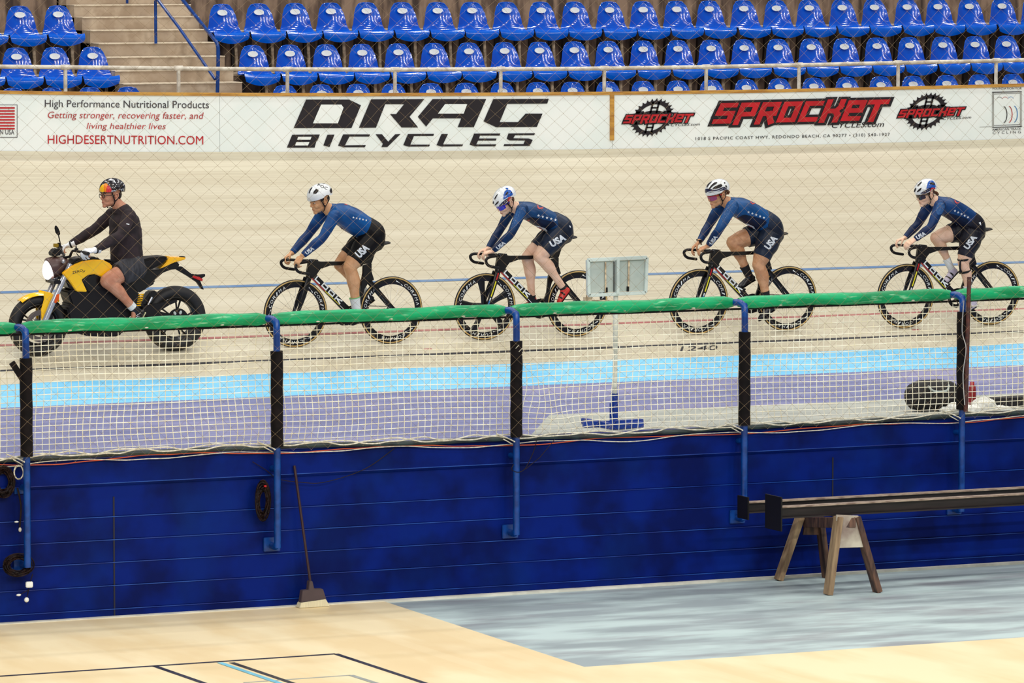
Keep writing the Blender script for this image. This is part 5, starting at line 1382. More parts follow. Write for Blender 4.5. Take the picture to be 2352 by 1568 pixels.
R2 = cyclist(dict(fr=F2, label='cyclist in white and blue helmet with blue mirror glasses and red shoes', skin=M['skin2'], suit=M['suit2'], shorts=M['shortnavy'],
    head=(487, 296, 0), pitch=30, yaw=14, neck=(580, 338, 0), hs=.97,
    torso=[(622, 350, .145, .080), (690, 370, .16, .098), (770, 410, .15, .106), (845, 450, .14, .106), (905, 490, .145, .110)],
    sh_n=(625, 355, -.18), sh_f=(535, 355, .18), el_n=(535, 545, -.20), el_f=(447, 515, .19), wr_n=(392, 685, -.10), wr_f=(352, 665, .10), arm=[.050, .044, .040, .038, .031, .026],
    hand_n=((325, 700, -.06), (-.1, -.3, 1), (-.2, 1, .1), .7), hand_f=((268, 692, .12), (-.2, .2, 1), (-.2, -1, 0), .7), cuff=.97,
    hip_n=(935, 540, -.08), hip_f=(900, 530, .08), kn_n=(760, 725, -.09), kn_f=(665, 735, .09), an_n=(958, 985, -.10), an_f=(703, 1060, .09),
    thigh=[.100, .102, .086, .066], calf=[.058, .058, .040, .033], hem_n=.78, hem_f=.66,
    pelvis=[(880, 455, .14, .105), (925, 495, .155, .120), (945, 545, .15, .105)],
    foot_n=((1015, 1003, -.11), (918, 1118, -.11)), foot_f=((745, 1142, .10), (628, 1138, .10)),
    sock=(M['sockblack'], .06), shoe=M['shoered'], strap=M['matte'], helmet=M['helmwhite'], hair='wisps', haircol=M['hairbrown'], glasses=(M['lensblue'], M['lensblue']), hdim=(.138, .100, .112)))
R3 = cyclist(dict(fr=F3, label='cyclist in a vented white and navy helmet with a hair bun and black socks', skin=M['skin3'], suit=M['suit3'], shorts=M['shortnavy'],
    head=(476, 234, 0), pitch=15, yaw=12, neck=(560, 296, 0), jaw=1.08,
    torso=[(600, 318, .150, .085), (670, 345, .165, .112), (745, 385, .155, .118), (820, 430, .148, .116), (885, 475, .15, .116)],
    sh_n=(600, 325, -.185), sh_f=(500, 325, .185), el_n=(492, 515, -.205), el_f=(410, 480, .20), wr_n=(402, 645, -.10), wr_f=(334, 612, .10), arm=[.053, .048, .042, .041, .033, .028],
    hand_n=((340, 672, -.06), (-.1, -.3, 1), (-.2, 1, .1), .7), hand_f=((270, 668, .12), (-.2, .2, 1), (-.2, -1, 0), .6), cuff=.93,
    hip_n=(915, 540, -.085), hip_f=(880, 520, .085), kn_n=(808, 790, -.10), kn_f=(600, 612, .10), an_n=(876, 1085, -.10), an_f=(728, 872, .09),
    thigh=[.106, .110, .094, .070], calf=[.064, .064, .045, .037], hem_n=.76, hem_f=.60,
    pelvis=[(850, 440, .145, .112), (895, 490, .16, .126), (915, 550, .155, .112)],
    foot_n=((942, 1155, -.11), (815, 1245, -.11)), foot_f=((785, 915, .10), (652, 988, .10)),
    sock=(M['sockblack'], .27), shoe=M['shoeblack'], helmet=M['helmwhite'], hair='bun', haircol=M['hairbrown'], glasses=(M['lenspink'], M['red']), hdim=(.138, .102, .108)))
R4 = cyclist(dict(fr=F4, label='cyclist in white and blue helmet with dark glasses and lilac shoes at the far right', skin=M['skin2'], suit=M['suit4'], shorts=M['shortcoal'],
    head=(542, 243, 0), pitch=15, yaw=12, neck=(622, 305, 0), hs=.98, jaw=1.02,
    torso=[(665, 330, .145, .082), (735, 358, .16, .105), (805, 395, .15, .110), (875, 440, .145, .110), (935, 490, .148, .112)],
    sh_n=(668, 345, -.18), sh_f=(565, 350, .18), el_n=(590, 525, -.21), el_f=(478, 505, .20), wr_n=(450, 636, -.16), wr_f=(368, 620, .16), arm=[.052, .047, .042, .040, .032, .027],
    hand_n=((392, 668, -.17), (-.3, -.5, .9), (-.2, 1, .1), .7), hand_f=((285, 650, .17), (-.2, .2, 1), (-.2, -1, 0), .7), cuff=.97,
    hip_n=(955, 560, -.082), hip_f=(915, 540, .082), kn_n=(868, 830, -.095), kn_f=(630, 618, .095), an_n=(920, 1130, -.10), an_f=(766, 884, .09),
    thigh=[.100, .104, .088, .064], calf=[.056, .054, .038, .032], hem_n=.82, hem_f=.58,
    pelvis=[(895, 460, .142, .108), (945, 510, .155, .120), (960, 575, .15, .105)],
    foot_n=((998, 1205, -.11), (852, 1288, -.11)), foot_f=((824, 912, .10), (712, 1020, .10)),
    sock=(M['sockwhite'], .33), shoe=M['shoelilac'], strap=M['matte'], helmet=M['helmwhite'], hair='tail', haircol=M['hairbrown'], glasses=(M['lensdark'], M['lensdark']), hdim=(.136, .100, .108)))
# ---- lettering and marks on the suits
def chaikin(pl, name):
    if name in ('star', 'white_fleck', 'white_stripe'): return pl
    for _ in range(2):
        q = []
        for a, b in zip(pl, pl[1:]+pl[:1]): q += [(a[0]*.8+b[0]*.2, a[1]*.8+b[1]*.2), (a[0]*.2+b[0]*.8, a[1]*.2+b[1]*.8)]
        pl = q
    return pl
def up_of(a, b, h):  # perpendicular "up" of length h for baseline a->b (screen px, y down)
    d = Vector((b[0]-a[0], b[1]-a[1])).normalized(); return (d.y*h, -d.x*h)
def usa(r, a, b, h, tgt, bvh, name='lettering', m='whiteprint'):
    dtext(r['fr'], r[bvh], 'USA', a, (b[0]-a[0], b[1]-a[1]), up_of(a, b, h), name, M[m], r[tgt], .05, .003)
usa(R1, (858, 745), (940, 668), 64, 'shorts', 'bs'); usa(R1, (435, 715), (496, 668), 30, 'jersey', 'bj')
usa(R2, (865, 657), (980, 592), 56, 'shorts', 'bs'); usa(R2, (432, 675), (495, 622), 30, 'jersey', 'bj')
usa(R3, (895, 678), (965, 585), 56, 'shorts', 'bs'); usa(R3, (437, 636), (484, 570), 30, 'jersey', 'bj')
usa(R4, (910, 725), (990, 618), 52, 'shorts', 'bs'); usa(R4, (476, 637), (553, 592), 34, 'jersey', 'bj')
M['suitdark'] = mat('navy_side_panel', (5, 26, 62), .5, c2=(3, 14, 40), nscale=6, spec=.25)
M['suitpale'] = layer(mat('pale_dotted_shoulder_panel', (34, 84, 140), .5, c2=(30, 70, 118), nscale=6, spec=.25), (150, 170, 200), (70, 70, 70), 1, .30, .16, .55, 'dots')
for r, side_, sho in (
                      (R2, [(650, 430), (700, 410), (790, 430), (890, 455), (900, 475), (860, 500), (825, 520), (770, 490), (700, 470)], [(590, 340), (640, 325), (660, 370), (630, 420), (570, 490), (530, 510), (560, 410)]),
                      (R3, [(640, 420), (690, 390), (760, 405), (850, 430), (880, 455), (830, 500), (795, 515), (740, 470), (660, 455)], [(570, 300), (625, 290), (650, 340), (600, 410), (540, 490), (505, 500), (530, 390)]),
                      (R4, [(690, 440), (730, 405), (810, 425), (900, 455), (920, 475), (870, 525), (835, 530), (780, 485), (710, 465)], [(650, 320), (690, 310), (715, 350), (690, 410), (650, 430), (630, 380)])):
    for pl, nm, mm, of in ((side_, 'side_panel', 'suitdark', .0015), (sho, 'shoulder_panel', 'suitpale', .0015)):
        dpoly(r['fr'], r['bj'], chaikin(pl, nm), nm, M[mm], r['jersey'], of, 1.5)
def stars(r, a, b, n, rad):
    for i in range(n):
        t = i/(n-1); dpoly(r['fr'], r['bj'], star(a[0]+(b[0]-a[0])*t, a[1]+(b[1]-a[1])*t, rad), 'star', M['whiteprint'], r['jersey'], .003)
stars(R1, (806, 416), (908, 438), 5, 10); stars(R2, (755, 400), (890, 436), 5, 12); stars(R3, (728, 372), (851, 417), 5, 11); stars(R4, (796, 387), (907, 443), 5, 12)
dpoly(R1['fr'], R1['bj'], [(678, 490), (700, 490), (770, 545), (842, 575), (838, 588), (790, 578), (730, 540)], 'belly_stripe', M['whiteprint'], R1['jersey'], .004)
dpoly(R1['fr'], R1['bj'], [(678, 486), (705, 492), (740, 520), (800, 566), (775, 560), (735, 532)], 'belly_stripe', M['inkred'], R1['jersey'], .0065)
dpoly(R2['fr'], R2['bj'], [(705, 475), (760, 482), (810, 500), (834, 526), (812, 530), (780, 508)], 'belly_stripe', M['whiteprint'], R2['jersey'], .004)
dpoly(R2['fr'], R2['bj'], [(622, 445), (685, 432), (680, 452), (650, 466)], 'chest_panel', M['inkred'], R2['jersey'])
dpoly(R2['fr'], R2['bj'], [(740, 486), (775, 496), (808, 528), (795, 526)], 'belly_stripe', M['inkred'], R2['jersey'], .0065)
dpoly(R3['fr'], R3['bj'], [(578, 440), (640, 455), (720, 462), (770, 485), (797, 522), (770, 512), (735, 480), (650, 470)], 'belly_stripe', M['whiteprint'], R3['jersey'], .004)
dpoly(R3['fr'], R3['bj'], [(582, 425), (612, 410), (650, 420), (630, 445), (640, 462), (600, 455)], 'chest_panel', M['inkred'], R3['jersey'], .0065)
dpoly(R3['fr'], R3['bj'], [(730, 478), (755, 488), (785, 520), (762, 515)], 'belly_stripe', M['inkred'], R3['jersey'], .0065)
dpoly(R4['fr'], R4['bj'], [(676, 462), (700, 468), (770, 480), (815, 505), (838, 538), (800, 518), (740, 492)], 'belly_stripe', M['whiteprint'], R4['jersey'], .004)
for r, q in ((R1, [(722, 296), (750, 300), (760, 320), (735, 312)]), (R2, [(742, 315), (752, 318), (760, 338), (785, 335), (800, 318), (792, 345), (760, 350), (748, 340)]),
             (R3, [(738, 275), (746, 280), (756, 300), (775, 300), (785, 288), (782, 305), (760, 312), (744, 298)]), (R4, [(790, 293), (800, 300), (812, 318), (828, 316), (836, 305), (834, 322), (810, 328), (795, 315)])):
    dpoly(r['fr'], r['bj'], q, 'back_lettering', M['textred'], r['jersey'], .0025)
# little mark on the near hems
dpoly(R4['fr'], R4['bs'], [(1000, 490), (1016, 484), (1022, 515), (1010, 505)], 'hip_mark', M['whiteprint'], R4['shorts'])
dpoly(R2['fr'], R2['bs'], [(1000, 478), (1012, 485), (1014, 500), (1003, 492)], 'hip_mark', M['whiteprint'], R2['shorts'])
# knee brace straps, rider 4
# watch, rider 3
# ---- helmets
def hdecal(r, Z, polys, name, m, off=.0025):
    """Z = (origin x, origin y, k) of the zoom the outline was read in"""
    fr = r['fr']; c = lambda p: ((Z[0]+p[0]/Z[2]-fr.ox)*fr.k, (Z[1]+p[1]/Z[2]-fr.oy)*fr.k)
    for pl in polys: dpoly(fr, r['bh'], [c(p) for p in chaikin(pl, name)], name, m, r['helmet'], off, 1.2)
Z = (680, 400, 13.067)
hdecal(R1, Z, [[(310, 545), (350, 430), (405, 360), (420, 372), (360, 450), (325, 560)], [(378, 570), (420, 450), (480, 390), (502, 402), (440, 480), (408, 582)],
               [(508, 585), (540, 500), (600, 440), (640, 448), (680, 492), (640, 550), (590, 590)], [(1048, 395), (1000, 490), (1040, 570), (1075, 560), (1080, 500)], [(740, 262), (860, 262), (885, 278), (850, 288), (750, 275)]], 'vent', M['vent'])
fr = F1; cc = lambda x, y: ((Z[0]+x/Z[2]-fr.ox)*fr.k, (Z[1]+y/Z[2]-fr.oy)*fr.k)
o = cc(640, 350); e = cc(930, 470); dtext(fr, R1['bh'], 'POC', o, (e[0]-o[0], e[1]-o[1]), up_of(o, e, 20), 'lettering', M['vent'], R1['helmet'], 0, .0028)
Z = (1100, 415, 14.26)
hdecal(R2, Z, [[(840, 350), (900, 300), (980, 290), (1060, 330), (1110, 440), (1100, 480), (900, 560), (800, 630), (800, 520), (810, 420)], [(860, 240), (940, 235), (980, 280), (900, 290)]], 'blue_panel', M['helmblue'])
hdecal(R2, Z, [[(640, 830), (760, 700), (900, 590), (960, 560), (960, 620), (860, 740), (760, 810)]], 'navy_panel', M['helmnavy'], .003)
hdecal(R2, Z, [[(950, 545), (1000, 530), (1080, 530), (1060, 610), (940, 700), (930, 640)]], 'striped_panel', M['inkred'], .003)
hdecal(R2, Z, [[(510, 590), (560, 490), (625, 425), (610, 480), (525, 630)], [(445, 800), (470, 680), (490, 660), (495, 720), (465, 808)], [(520, 805), (570, 720), (645, 650), (650, 710), (560, 795)], [(855, 480), (890, 400), (965, 350), (950, 420), (870, 495)], [(1040, 400), (1055, 365), (1078, 375), (1065, 410)]], 'vent', M['vent'], .004)
hdecal(R2, Z, [star(730, 790, 14), star(770, 755, 14), star(835, 690, 14), star(900, 640, 14)], 'star', M['whiteprint'], .0045)
Z = (1590, 400, 14.26)
hdecal(R3, Z, [[(380, 520), (470, 470), (600, 480), (700, 510), (820, 500), (1000, 420), (1060, 410), (1150, 490), (1140, 560), (1000, 520), (860, 560), (740, 570), (600, 600), (470, 610), (400, 590)]], 'navy_panel', M['helmnavy'])
hdecal(R3, Z, [[(470, 420), (520, 320), (640, 240), (655, 245), (560, 340), (490, 450)], [(510, 540), (590, 400), (720, 270), (830, 265), (800, 310), (660, 400), (560, 510)], [(640, 480), (740, 400), (930, 320), (990, 370), (940, 430), (800, 480)], [(1020, 280), (1060, 262), (1085, 290), (1060, 318)], [(1065, 390), (1105, 345), (1140, 430), (1125, 445)]], 'vent', M['vent'], .004)
hdecal(R3, Z, [star(1020, 455, 14), star(1060, 480, 14), star(1100, 505, 14), star(985, 480, 14)], 'star', M['whiteprint'], .0045)
hdecal(R3, Z, [[(480, 590), (600, 560), (720, 555), (860, 530), (985, 470), (980, 485), (860, 548), (720, 572), (600, 580), (500, 606)]], 'white_edge', M['whiteprint'], .0065)
Z = (2070, 400, 14.26)
hdecal(R4, Z, [[(880, 250), (940, 205), (1030, 210), (1100, 290), (1128, 400), (1100, 455), (960, 440), (810, 490), (840, 380)]], 'blue_panel', M['helmblue'])
hdecal(R4, Z, [[(600, 630), (760, 540), (900, 460), (1000, 430), (960, 520), (860, 590), (740, 640)]], 'navy_panel', M['helmnavy'], .003)
hdecal(R4, Z, [[(960, 470), (1010, 430), (1110, 450), (1110, 520), (1060, 560), (920, 560)]], 'striped_panel', M['inkred'], .003)
hdecal(R4, Z, [[(990, 500), (1010, 480), (970, 555), (950, 558)], [(1035, 490), (1055, 480), (1020, 555), (1000, 558)], [(1080, 490), (1098, 480), (1070, 555), (1050, 558)]], 'white_stripe', M['whiteprint'], .004)
hdecal(R4, Z, [[(535, 415), (540, 360), (620, 280), (685, 235), (660, 300), (590, 370)], [(420, 590), (440, 500), (490, 430), (495, 490), (450, 580)], [(500, 595), (570, 500), (665, 430), (655, 510), (580, 570)], [(910, 320), (960, 270), (1060, 280), (1100, 330), (1090, 360), (1000, 345)]], 'vent', M['vent'], .004)
hdecal(R4, Z, [star(680, 605, 14), star(740, 580, 12), star(800, 560, 14), star(850, 540, 12), star(905, 500, 14)], 'star', M['whiteprint'], .0045)
# rider 4 knee brace
q = MB(); kn = F4(868, 830, -.095); an = F4(905, 1110, -.10); hp = F4(955, 560, -.082)
c0 = kn.lerp(hp, .1); c1 = kn.lerp(an, .28)
for sx in (-1, 1): q.tube([c0+Vector((sx*.062, -.03, .0)), kn+Vector((sx*.060, -.04, -.05)), c1+Vector((sx*.055, -.03, 0))], [(.006, .012)]*3, 8, side=(0, 1, 0), smooth=4)
for c, r in ((c0, .068), (c1, .060)):
    q.tube([c+Vector((r*math.cos(a), r*.95*math.sin(a), .012*math.cos(a))) for a in [2*math.pi*k/18 for k in range(18)]], [(.004, .014)]*18, 6, closed=True)
q.build('knee_brace', M['matte'], R4['body'])
q = MB(); wc = F3(312, 640, .105); wt = F3(334, 612, .10); dd = (F3(270, 668, .12)-wt).normalized()
wc = wt+dd*.0; sd = Vector((0, 1, 0)); ud = dd.cross(sd)
q.tube([wc+(sd*math.cos(a)+ud*math.sin(a))*.033 for a in [2*math.pi*k/16 for k in range(16)]], [(.009, .003)]*16, 6, closed=True); q.box(wc-sd*.03+Vector((0, 0, .012)), (.03, .012, .03)); q.build('wristwatch', M['matte'], R3['body'])

# ================================================================== MOTORCYCLE
F0 = Frame(832/3.41, 0, 811.5, math.radians(1.0), 3.41, 0, 380)
print('F0', F0.O, F0.scale_px())
moto = empty('motorcycle'); tag(moto, 'yellow and black electric motorcycle leading the row of cyclists', 'motorcycle')
MF = F0(297, 1245, 0); MR = F0(1369, 1194, 0); MF.z = .296; MR.z = .318
def mext(name, pts, h, m, bev=.01, w1=None, par=None, w0=None):
    mb = MB(); w0_ = -h if w0 is None else w0; ext(mb, F0, pts, w0_, h if w1 is None else w1); return mb.build(name, m, par or moto, True, bev, 35)
def mwheel(c, R, tr, tw, name, spokes):
    q = MB(); torus(q, c, R-tr, tr, 56, 14, flat=tw/tr); t = None
    rim = MB(); annulus(rim, c, R-tr*2-.02, R-tr*1.35, tw*.62); 
    for k in range(spokes):
        a = 2*math.pi*k/spokes; a2 = a+.28; d = Vector((math.cos(a), 0, math.sin(a))); d2 = Vector((math.cos(a2), 0, math.sin(a2)))
        for dd in (d, d2): rim.tube([c+d*.03, c+(d*.5+dd*.5)*(R-tr*2)*.5, c+dd*(R-tr*2-.01)], [(.018, .012), (.012, .008), (.014, .010)], 8, side=(0, 1, 0), smooth=3)
    rim.tube([c-Vector((0, .05, 0)), c+Vector((0, .05, 0))], .035, 16)
    r = rim.build(name, M['carbon'], moto); q.build('tyre', M['rubber'], r); return r
fwm = mwheel(MF, .296, .052, .056, 'front_wheel', 5)
rwm = mwheel(MR, .318, .060, .072, 'rear_wheel', 5)
q = MB(); annulus(q, MF+Vector((0, -.075, 0)), .105, .155, .0025, 40)
for k in range(8):
    a = 2*math.pi*k/8; q.bar(MF+Vector((0, -.075, 0)), MF+Vector((.11*math.cos(a), -.075, .11*math.sin(a))), .004, .012, up=(0, 1, 0))
q.build('brake_disc', mat('worn_disc', (110, 100, 96), .4, metal=.7), fwm)
q = MB(); pc = MR+Vector((0, -.085, 0)); annulus(q, pc, .03, .105, .006, 40)
q.build('drive_pulley', M['carbon'], rwm)
q = MB()
for k in range(7):
    a = 2*math.pi*k/7+.3; q.ell(pc+Vector((.068*math.cos(a), -.0075, .068*math.sin(a))), (.014, .002, .02), Matrix.Rotation(-a+math.pi/2, 3, 'Y'), 10)
q.build('pulley_hole', M['signgrey'], rwm)
# chassis
mext('battery_case', [(530, 985), (640, 960), (700, 985), (760, 890), (900, 880), (1000, 900), (1060, 1000), (1075, 1110), (1010, 1200), (960, 1320), (900, 1345), (680, 1335), (575, 1300), (540, 1190), (530, 1120), (565, 1095), (545, 1040)], .13, M['matte'], .015)
mext('frame', [(500, 870), (560, 800), (800, 790), (1000, 880), (1090, 1000), (1130, 1100), (1110, 1190), (1010, 1180), (1000, 1000), (820, 900), (640, 900), (600, 985), (540, 960)], .11, M['carbon'], .01)
mext('battery_panel', [(640, 900), (740, 850), (800, 875), (860, 890), (790, 960), (720, 990), (688, 985)], .145, M['carbon'], .01, w1=-.10)
def panel(pts, h, m, name, th=.035):
    mext(name, pts, h, m, .008, w1=-h+th)
    mb = MB(); q_ = [F0(x, y, -h) for x, y in pts]; mb.prism([Vector((p.x, h-th, p.z)) for p in q_], [Vector((p.x, h, p.z)) for p in q_]); mb.build(name, m, moto, True, .008, 35)
tankpl = [(490, 845), (560, 788), (650, 752), (740, 738), (810, 740), (860, 765), (885, 792), (850, 850), (815, 878), (740, 850), (690, 858), (640, 895), (685, 990), (600, 987), (545, 905)]
panel(tankpl, .15, M['yellow'], 'side_fairing', .05)
mext('tank_cover', [(575, 748), (600, 730), (640, 720), (760, 714), (790, 735), (820, 745), (740, 800), (600, 830), (540, 820)], .10, M['carbon'], .02)
mext('seat', [(850, 745), (1000, 748), (1130, 735), (1180, 722), (1290, 713), (1338, 718), (1270, 775), (1200, 812), (1100, 832), (950, 830)], .12, M['matte'], .025)
mext('tail_fairing', [(1335, 716), (1430, 720), (1462, 722), (1455, 735), (1380, 758), (1245, 820), (1300, 762)], .09, M['yellow'], .008)
mext('subframe_cover', [(1000, 810), (1100, 815), (1245, 815), (1380, 752), (1412, 765), (1395, 812), (1340, 817), (1280, 840), (1205, 905), (1218, 922), (1090, 1000), (1020, 970), (960, 900)], .10, M['carbon'], .012)
mext('plate_bracket', [(1390, 795), (1425, 790), (1500, 848), (1560, 855), (1608, 850), (1608, 868), (1585, 880), (1570, 905), (1598, 972), (1582, 968), (1545, 915), (1475, 868), (1385, 815)], .022, M['matte'], .003)
part(mext('tail_lamp', [(1508, 862), (1560, 872), (1590, 890), (1585, 908), (1515, 880)], .035, M['red'], .003), 'red tail lamp')
mext('tail_knob', [(1418, 712), (1450, 712), (1455, 722), (1415, 722)], .03, M['matte'], .003)
q = MB()
for s in (-1, 1):
    a = F0(1085, 1110, 0); 
    q.prism([Vector((p.x, s*.11, p.z)) for p in [F0(*v, -.11) for v in ((1090, 1105), (1250, 1075), (1385, 1050), (1392, 1066), (1330, 1092), (1250, 1140), (1365, 1175), (1375, 1200), (1340, 1202), (1130, 1180), (1080, 1160))]],
            [Vector((p.x, s*.085, p.z)) for p in [F0(*v, -.11) for v in ((1090, 1105), (1250, 1075), (1385, 1050), (1392, 1066), (1330, 1092), (1250, 1140), (1365, 1175), (1375, 1200), (1340, 1202), (1130, 1180), (1080, 1160))]])
q.build('swingarm', M['matte'], moto, True, .004)
mext('rear_mudguard', [(1100, 1090), (1180, 985), (1222, 978), (1235, 998), (1195, 1080), (1155, 1132)], .06, M['carbon'], .01)
MB().tube([F0(1190, 1030, -.08), F0(1160, 1090, -.08)], .012, 8).build('footpeg_bracket', M['steel'], moto)
q = MB(); a = F0(1072, 1010, -.0); b = F0(1055, 1095, -.0)
for k in range(6):
    p = a.lerp(b, k/5); q.tube([p+Vector((.034*math.cos(t), .034*math.sin(t)-.08, .006*t/3)) for t in [2*math.pi*j/14 for j in range(14)]], .006, 6, closed=True)
part(q.build('shock_spring', M['yellow'], moto), 'yellow shock absorber spring')
# fork
q = MB(); lo = MB()
fn0 = F0(552, 770, -.105); fn1 = F0(350, 1212, -.105); mid_ = F0(412, 1075, -.105)
for s in (-1, 1):
    A = Vector((fn0.x, s*.105, fn0.z)); B = Vector((mid_.x, s*.105, mid_.z)); Cc = Vector((MF.x+.012, s*.105, MF.z))
    q.tube([A, B], .027, 14); lo.tube([B+(A-B).normalized()*.005, Cc], [.031, .026], 14)
fk = q.build('fork', M['silver'], moto); lo.build('fork_lower', M['silver'], fk)
q = MB(); q.tube([MF-Vector((0, .12, 0)), MF+Vector((0, .12, 0))], .016, 10); a = F0(432, 905, 0); q.bar(Vector((a.x-.02, -.13, a.z)), Vector((a.x-.02, .13, a.z)), .07, .035); a = F0(535, 780, 0); q.bar(Vector((a.x, -.13, a.z)), Vector((a.x, .13, a.z)), .07, .03); q.build('triple_clamp', M['matte'], moto, True, .006)
mext('brake_caliper', [(360, 1190), (400, 1150), (420, 1180), (395, 1240), (360, 1235)], .10, M['carbon'], .004, w1=-.06)
part(mext('fork_reflector', [(446, 1010), (466, 1005), (461, 1052), (438, 1080), (425, 1072)], .142, M['orangeref'], .003, w1=-.13), 'orange fork reflector')
# front mudguard : curved sheet over the tyre + side arm
q = MB(); vs = []; n = 14; ww = (-.072, -.045, 0, .045, .072)
for k in range(n+1):
    a = math.radians(128-78*k/n)
    for w_ in ww: r = .318-(.02 if abs(w_) > .07 else 0)-(.004 if abs(w_) > .04 else 0); vs.append((MF.x+r*math.cos(a), w_, MF.z+r*math.sin(a)))
q.add(vs, [(i*5+k, i*5+k+1, (i+1)*5+k+1, (i+1)*5+k) for i in range(n) for k in range(4)])
me = q.mesh('f'); bm = bmesh.new(); bm.from_mesh(me); bmesh.ops.solidify(bm, geom=bm.faces[:], thickness=.006); bm.to_mesh(me); bm.free()
fm_ = link('front_mudguard', me, M['yellow'], moto, True)
arm_ = [(345, 985), (400, 995), (428, 1020), (432, 1050), (405, 1095), (380, 1150), (352, 1212), (326, 1210), (322, 1130), (345, 1050)]
mext('mudguard_arm', arm_, .082, M['yellow'], .004, w1=-.070, par=fm_)
q_ = [F0(x, y, -.082) for x, y in arm_]; mb = MB(); mb.prism([Vector((p.x, .070, p.z)) for p in q_], [Vector((p.x, .082, p.z)) for p in q_]); mb.build('mudguard_arm', M['yellow'], fm_, True, .003)
# head lamp
hb_ = [(385, 715), (470, 702), (540, 735), (520, 790), (445, 860), (352, 893), (340, 850), (352, 790)]
q = MB(); c = F0(430, 795, 0)
q.tube([F0(384, 808, 0), F0(392, 805, 0), F0(430, 792, 0), F0(500, 770, 0), F0(530, 760, 0)], [(.088, .102), (.094, .106), (.098, .104), (.08, .075), (.05, .05)], 20, side=(0, 1, 0), smooth=4, cap='flat')
hl_ = q.build('headlamp', M['brown'], moto)
q = MB(); lc = F0(378, 812, 0); q.ell(lc, (.050, .084, .100), Matrix.Rotation(.12, 3, 'Y'), 20); part(q.build('lens', M['lamp'], hl_), 'lit white headlamp lens')
mext('dashboard', [(405, 702), (418, 668), (448, 650), (490, 662), (482, 700), (430, 716)], .06, M['matte'], .01)
part(MB().ell(F0(497, 752, -.105), (.022, .018, .022), n=14).build('indicator', M['steel'], moto), 'round steel bolt cap at the fork top')
# handlebars
def bar(pts): return MB().tube(pts, .0125, 10, smooth=5, cap='round')
hb1 = bar([F0(500, 722, -.03), F0(545, 712, -.08), F0(556, 690, -.14), F0(572, 668, -.2), F0(605, 672, -.26), F0(650, 680, -.34), F0(668, 684, -.38)])
near_pts = [F0(500, 722, -.03), F0(545, 712, -.08), F0(556, 690, -.14), F0(572, 668, -.2), F0(605, 672, -.26), F0(650, 680, -.34), F0(668, 684, -.38)]
q = MB(); q.tube(near_pts, .0125, 10, smooth=5, cap='round'); q.tube([Vector((p.x, -p.y, p.z)) for p in near_pts], .0125, 10, smooth=5, cap='round'); q.tube([Vector((near_pts[0].x, -.04, near_pts[0].z)), Vector((near_pts[0].x, .04, near_pts[0].z))], .013, 10)
hbm = q.build('handlebar', M['matte'], moto)
q = MB()
for s in (-1, 1):
    A = Vector((near_pts[-2].x, s*.30, near_pts[-2].z)); B = Vector((near_pts[-1].x+.012, s*.43, near_pts[-1].z-.005)); q.tube([A, B], .018, 12)
q.build('grip', M['rubber'], hbm)
q = MB(); q.box(F0(598, 662, -.24), (.03, .03, .035)).tube([F0(596, 655, -.24), F0(596, 632, -.25)], .007, 8).tube([F0(600, 690, -.26), F0(620, 712, -.36)], .005, 6); q.build('switch_cluster', M['matte'], hbm)
mr = MB().tube([F0(480, 655, .26), F0(470, 600, .27), F0(458, 545, .28)], .006, 8).build('mirror', M['matte'], moto)
mext('mirror_glass', [(430, 485), (440, 467), (456, 485), (472, 520), (474, 542), (458, 550), (438, 525)], .27, M['matte'], .006, w1=.295, par=mr, w0=.27)
part(mext('brake_reservoir', [(425, 612), (462, 612), (462, 642), (425, 640)], .2, M['yelbox'], .004, w1=.24, w0=.2), 'amber brake fluid reservoir')
mext('brake_master', [(455, 606), (470, 606), (500, 690), (470, 690)], .2, M['matte'], .004, w1=.23, w0=.2)
# lettering on the fairing
mt = bvh_of([o.data for o in moto.children if o.name.startswith('side_fairing')])
side = [o for o in moto.children if o.name.startswith('side_fairing')][0]
a = (568, 850); b = (650, 828); dtext(F0, mt, 'ZERO', a, (b[0]-a[0], b[1]-a[1]), up_of(a, b, 19), 'lettering', M['ink'], side, .004, .003)
a = (645, 838); b = (672, 830); dtext(F0, mt, 'S', a, (b[0]-a[0], b[1]-a[1]), up_of(a, b, 12), 'lettering', M['ink'], side, .01, .003, .4)
moto.matrix_world = F0.M

